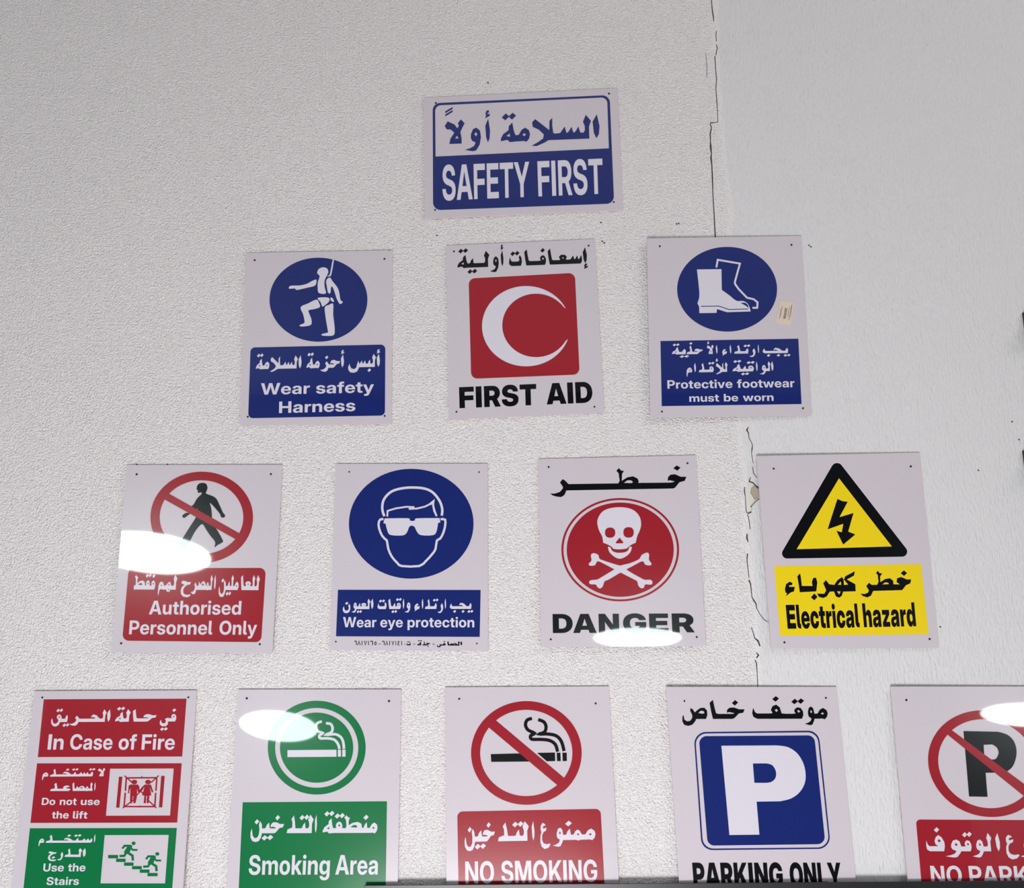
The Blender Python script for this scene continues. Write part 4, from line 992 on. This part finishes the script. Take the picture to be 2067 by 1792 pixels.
cr.inputs[7].default_value = srgb(247, 241, 242)
nt.links.new(noise(3.5, 3), cr.inputs[0])
sd = nt.nodes.new('ShaderNodeMix'); sd.data_type = 'RGBA'     # darker, greyer base colour on the trowelled side
nt.links.new(right, sd.inputs[0]); nt.links.new(cr.outputs[2], sd.inputs[6])
sd.inputs[7].default_value = srgb(213, 211, 213)
nt.links.new(sd.outputs[2], b.inputs['Base Color'])
b.inputs['Roughness'].default_value = .75
b.inputs['Specular IOR Level'].default_value = .25


def wpt(px, py, y=0.0):
    return hit(px, py, Vector((0, y, 0)), Vector((0, 1, 0)))


cracks = [  # (points px,py), widths px
    ([(1436, 0), (1437.5, 18), (1440, 34), (1440.5, 44)], [1.6, 2, 2.4, 1.2]),
    ([(1446.5, 62), (1445, 70), (1446, 84)], 1.5),
    ([(1446, 90), (1448, 98), (1446, 104), (1445, 112)], 1.7),
    ([(1443, 113), (1444.5, 140), (1446.5, 160), (1445, 180), (1447, 205), (1448.5, 230), (1449, 246)], [2, 1.6, 1.8, 1.6, 1.6, 1.3, 1.3]),
    ([(1449.5, 245), (1442, 247), (1434.5, 246), (1433.5, 249), (1440, 248.8), (1449.5, 246.5)], None),
    ([(1433.5, 249), (1436, 258), (1433.5, 270), (1434, 285), (1434.5, 297), (1436, 310), (1435, 318), (1437, 335), (1438, 360), (1439, 390), (1441, 425), (1442.5, 455), (1444, 480)], [2, 2, 2.6, 1.8, 4.2, 2, 3.6, 2.2, 2.6, 1.8, 2, 2.2, 2.6]),
    ([(1510, 862), (1507.5, 868), (1511, 874), (1512, 884), (1517, 893), (1519, 899), (1518, 906), (1517, 915), (1518.5, 925), (1521, 935)], [2, 3, 2, 1.4, 1.4, 1.6, 2.4, 1.2, 1.3, 1.2]),
    ([(1519, 942), (1521, 955), (1528, 964)], 1.4),
    ([(1515, 963), (1512, 972)], 1.8),
    ([(1508.5, 1038), (1511, 1044), (1513, 1058), (1514, 1068)], 1.5),
    ([(1508, 1077), (1507.5, 1085), (1510, 1094)], [2.6, 3.6, 1.6]),
    ([(1509, 1117), (1508, 1124), (1508, 1132), (1510, 1150), (1512, 1166)], [2.6, 2, 1.8, 1.6, 1.6]),
    ([(1511.5, 1170), (1515, 1178), (1516.5, 1192), (1518, 1205), (1521, 1211), (1526, 1218), (1527.5, 1228), (1533, 1238), (1542, 1250), (1550, 1255)], [2.6, 2.6, 1.8, 1.6, 2.6, 2.6, 1.6, 1.4, 1.5, 1.3]),
    ([(1516.5, 1266), (1520, 1276), (1523.5, 1288), (1530, 1293), (1534, 1304)], [1.4, 1.6, 2, 3.6, 2.4]),
    ([(1527, 1317), (1531, 1322), (1527, 1328)], [2, 3, 2]),
    ([(1524, 1332), (1527, 1338), (1528.5, 1360), (1529.5, 1392)], [2, 2.2, 1.5, 1.5]),
    ([(1503, 983), (1502.5, 990), (1504.5, 1004), (1505, 1018), (1506.5, 1033)], [2.6, 2.2, 1.4, 1.2, 1.6]),
    ([(1512, 971), (1520, 974), (1526, 980), (1532, 985)], [2.4, 2, 2, 2.4]),
    ([(1532, 1007), (1524, 1013), (1518, 1020), (1516, 1023)], [2, 2.4, 2.6, 1.8]),
    ([(1506.5, 1034), (1511, 1036), (1517, 1033)], [1.6, 1.8, 2.4]),
    ([(1424.5, 108), (1427, 132), (1426.5, 156)], 1.0),
]
marks = [(1366, 452), (1370, 451), (882, 475), (1216, 487), (1220, 490), (1633, 495), (1637, 498), (1898, 1265), (276, 937), (338, 937), (786, 505), (1975, 949), (2043, 851), (2057, 887), (985, 167), (1213, 449)]
peel = [(1511.5, 971), (1520, 974), (1526, 980), (1531, 985), (1540, 988), (1540, 1006), (1531, 1008), (1524, 1014), (1519, 1020), (1516, 1022), (1519, 1026), (1516, 1032), (1511, 1035), (1506.5, 1032), (1505, 1016), (1504, 1000), (1502.5, 985), (1507, 981)]
holes = []
for pts, w in cracks:
    lp = pts if w is None else stroke(pts, w if isinstance(w, list) else [w] * len(pts))
    holes.append((lp, 0.006))
for x, y in marks:
    holes.append((ell(x, y, 2.3, 1.5, .5, 8), 0.004))
holes.append((peel, 0.0017))
holes.append(([(1517, 985), (1524, 980), (1531, 988), (1531, 1004), (1524, 1008), (1519, 1000), (1515, 994)], 0.0013))

X0, X1, Z0, Z1 = -3.4, 3.4, 0.0, 3.6
V = [Vector((X0, 0, Z0)), Vector((X1, 0, Z0)), Vector((X1, 0, Z1)), Vector((X0, 0, Z1))]
loops = [[(v.x, v.z) for v in V]]
Fc, fm = [], []
hl = []
for lp, dep in holes:
    lp = clean([(round(x, 2), round(y, 2)) for x, y in lp])
    q = [wpt(*p) for p in lp]
    hl.append((q, dep))
    loops.append([(v.x, v.z) for v in q])
flat = [p for l in loops for p in l]
Vw = [Vector((x, 0, z)) for x, z in flat]
fp, ft = fill([[[(x * 1000, z * 1000) for x, z in l] for l in loops]])
i0 = len(Vw)
Vw += [Vector((x / 1000, 0, z / 1000)) for x, z in fp]
for t in ft:
    Fc.append([i0 + i for i in t]); fm.append(0)
base = 4
for n_, (q, dep) in enumerate(hl):
    k = len(q)
    i0 = len(Vw)
    Vw += [v + Vector((0, dep, 0)) for v in q]
    mi = {0.0017: 2, 0.0013: 3}.get(dep, 1)
    for i in range(k):
        Fc.append([base + i, base + (i + 1) % k, i0 + (i + 1) % k, i0 + i]); fm.append(1)
    bp_, bt = fill([[[(v.x * 1000, v.z * 1000) for v in q]]])
    j0 = len(Vw)
    Vw += [Vector((x / 1000, dep, z / 1000)) for x, z in bp_]
    for t in bt:
        Fc.append([j0 + j for j in t]); fm.append(mi)
    base += k
bx = len(Vw)                                           # the back of the masonry
Vw += [Vector((X0, .12, Z0)), Vector((X1, .12, Z0)), Vector((X1, .12, Z1)), Vector((X0, .12, Z1))]
Fc.append([bx, bx + 3, bx + 2, bx + 1]); fm.append(1)
for i in range(4):
    Fc.append([i, bx + i, bx + (i + 1) % 4, (i + 1) % 4]); fm.append(0)
w = link('wall_front', Vw, Fc, [wm, M['core'], M['peel'], M['brick']], None, fm)
tag(w, None, None, None, 'structure')


def box(name, x0, y0, z0, x1, y1, z1, mat, parent=None, bevel=0.0, origin=None):
    bm = bmesh.new()
    bmesh.ops.create_cube(bm, size=1)
    for v in bm.verts:
        v.co = Vector((x0 + (v.co.x + .5) * (x1 - x0), y0 + (v.co.y + .5) * (y1 - y0), z0 + (v.co.z + .5) * (z1 - z0))) - (origin or Vector())
    if bevel:
        bmesh.ops.bevel(bm, geom=bm.edges[:], offset=bevel, segments=2, affect='EDGES', profile=.5)
    me = bpy.data.meshes.new(name)
    bm.to_mesh(me); bm.free()
    me.materials.append(mat)
    o = bpy.data.objects.new(name, me)
    C.objects.link(o)
    if parent: o.parent = parent
    return o


def shell(name, col, *a):
    m, nt_, b_ = nodes(name + '_paint')
    n = nt_.nodes.new('ShaderNodeTexNoise'); n.inputs['Scale'].default_value = 6
    x = nt_.nodes.new('ShaderNodeMix'); x.data_type = 'RGBA'
    x.inputs[6].default_value = [c * .92 for c in col[:3]] + [1]; x.inputs[7].default_value = col
    nt_.links.new(n.outputs['Fac'], x.inputs[0]); nt_.links.new(x.outputs[2], b_.inputs['Base Color'])
    b_.inputs['Roughness'].default_value = .8
    return tag(box(name, *a, m), None, None, None, 'structure')


shell('floor', srgb(190, 186, 180), X0, YB - .12, -.1, X1, .12, 0)
shell('ceiling', srgb(225, 222, 220), X0, YB - .12, Z1, X1, .12, Z1 + .1)
shell('wall_back', srgb(92, 90, 90), X0, YB - .12, 0, X1, YB, Z1)

# ------------------------------------------------------------------ black panel standing against the wall, top edge at the bottom of the picture
yb = -0.0145
c0 = hit(736, 1786.0, Vector((0, yb, 0)), Vector((0, 1, 0)))
zt = c0.z
cab = bpy.data.objects.new('standing_panel', None)
C.objects.link(cab)
cab.location = (c0.x + .8, yb - .02, 0)
tag(cab, 'black standing panel whose top edge runs along the bottom of the photo', 'panel')
og = cab.location.copy()
box('top_rail', c0.x, yb - .003, zt - .03, c0.x + 1.7, yb, zt, M['cab'], cab, .0004, og)
box('sheet', c0.x + .02, yb - .0028, 0, c0.x + 1.68, yb - .0002, zt - .03, M['cab'], cab, .0003, og)

# ------------------------------------------------------------------ two dark brackets at the right edge of the picture
for yt, hgt, lab in ((632, .05, 'dark wall bracket at the right edge, the upper one'), (910, .03, 'dark wall bracket at the right edge, the lower one, level with the lightning sign')):
    p = wpt(2058.0, yt)
    br = bpy.data.objects.new('wall_bracket', None)
    C.objects.link(br)
    br.location = (p.x + .03, -.002, p.z)
    tag(br, lab, 'bracket', 'wall brackets at the right edge')
    og = br.location.copy()
    box('back_plate', p.x + .0035, -.006, p.z - hgt, p.x + .06, 0.0, p.z, M['steel'], br, .001, og)
    box('arm', p.x + .016, -.04, p.z - hgt * .75, p.x + .05, -.006, p.z - hgt * .2, M['steel'], br, .002, og)
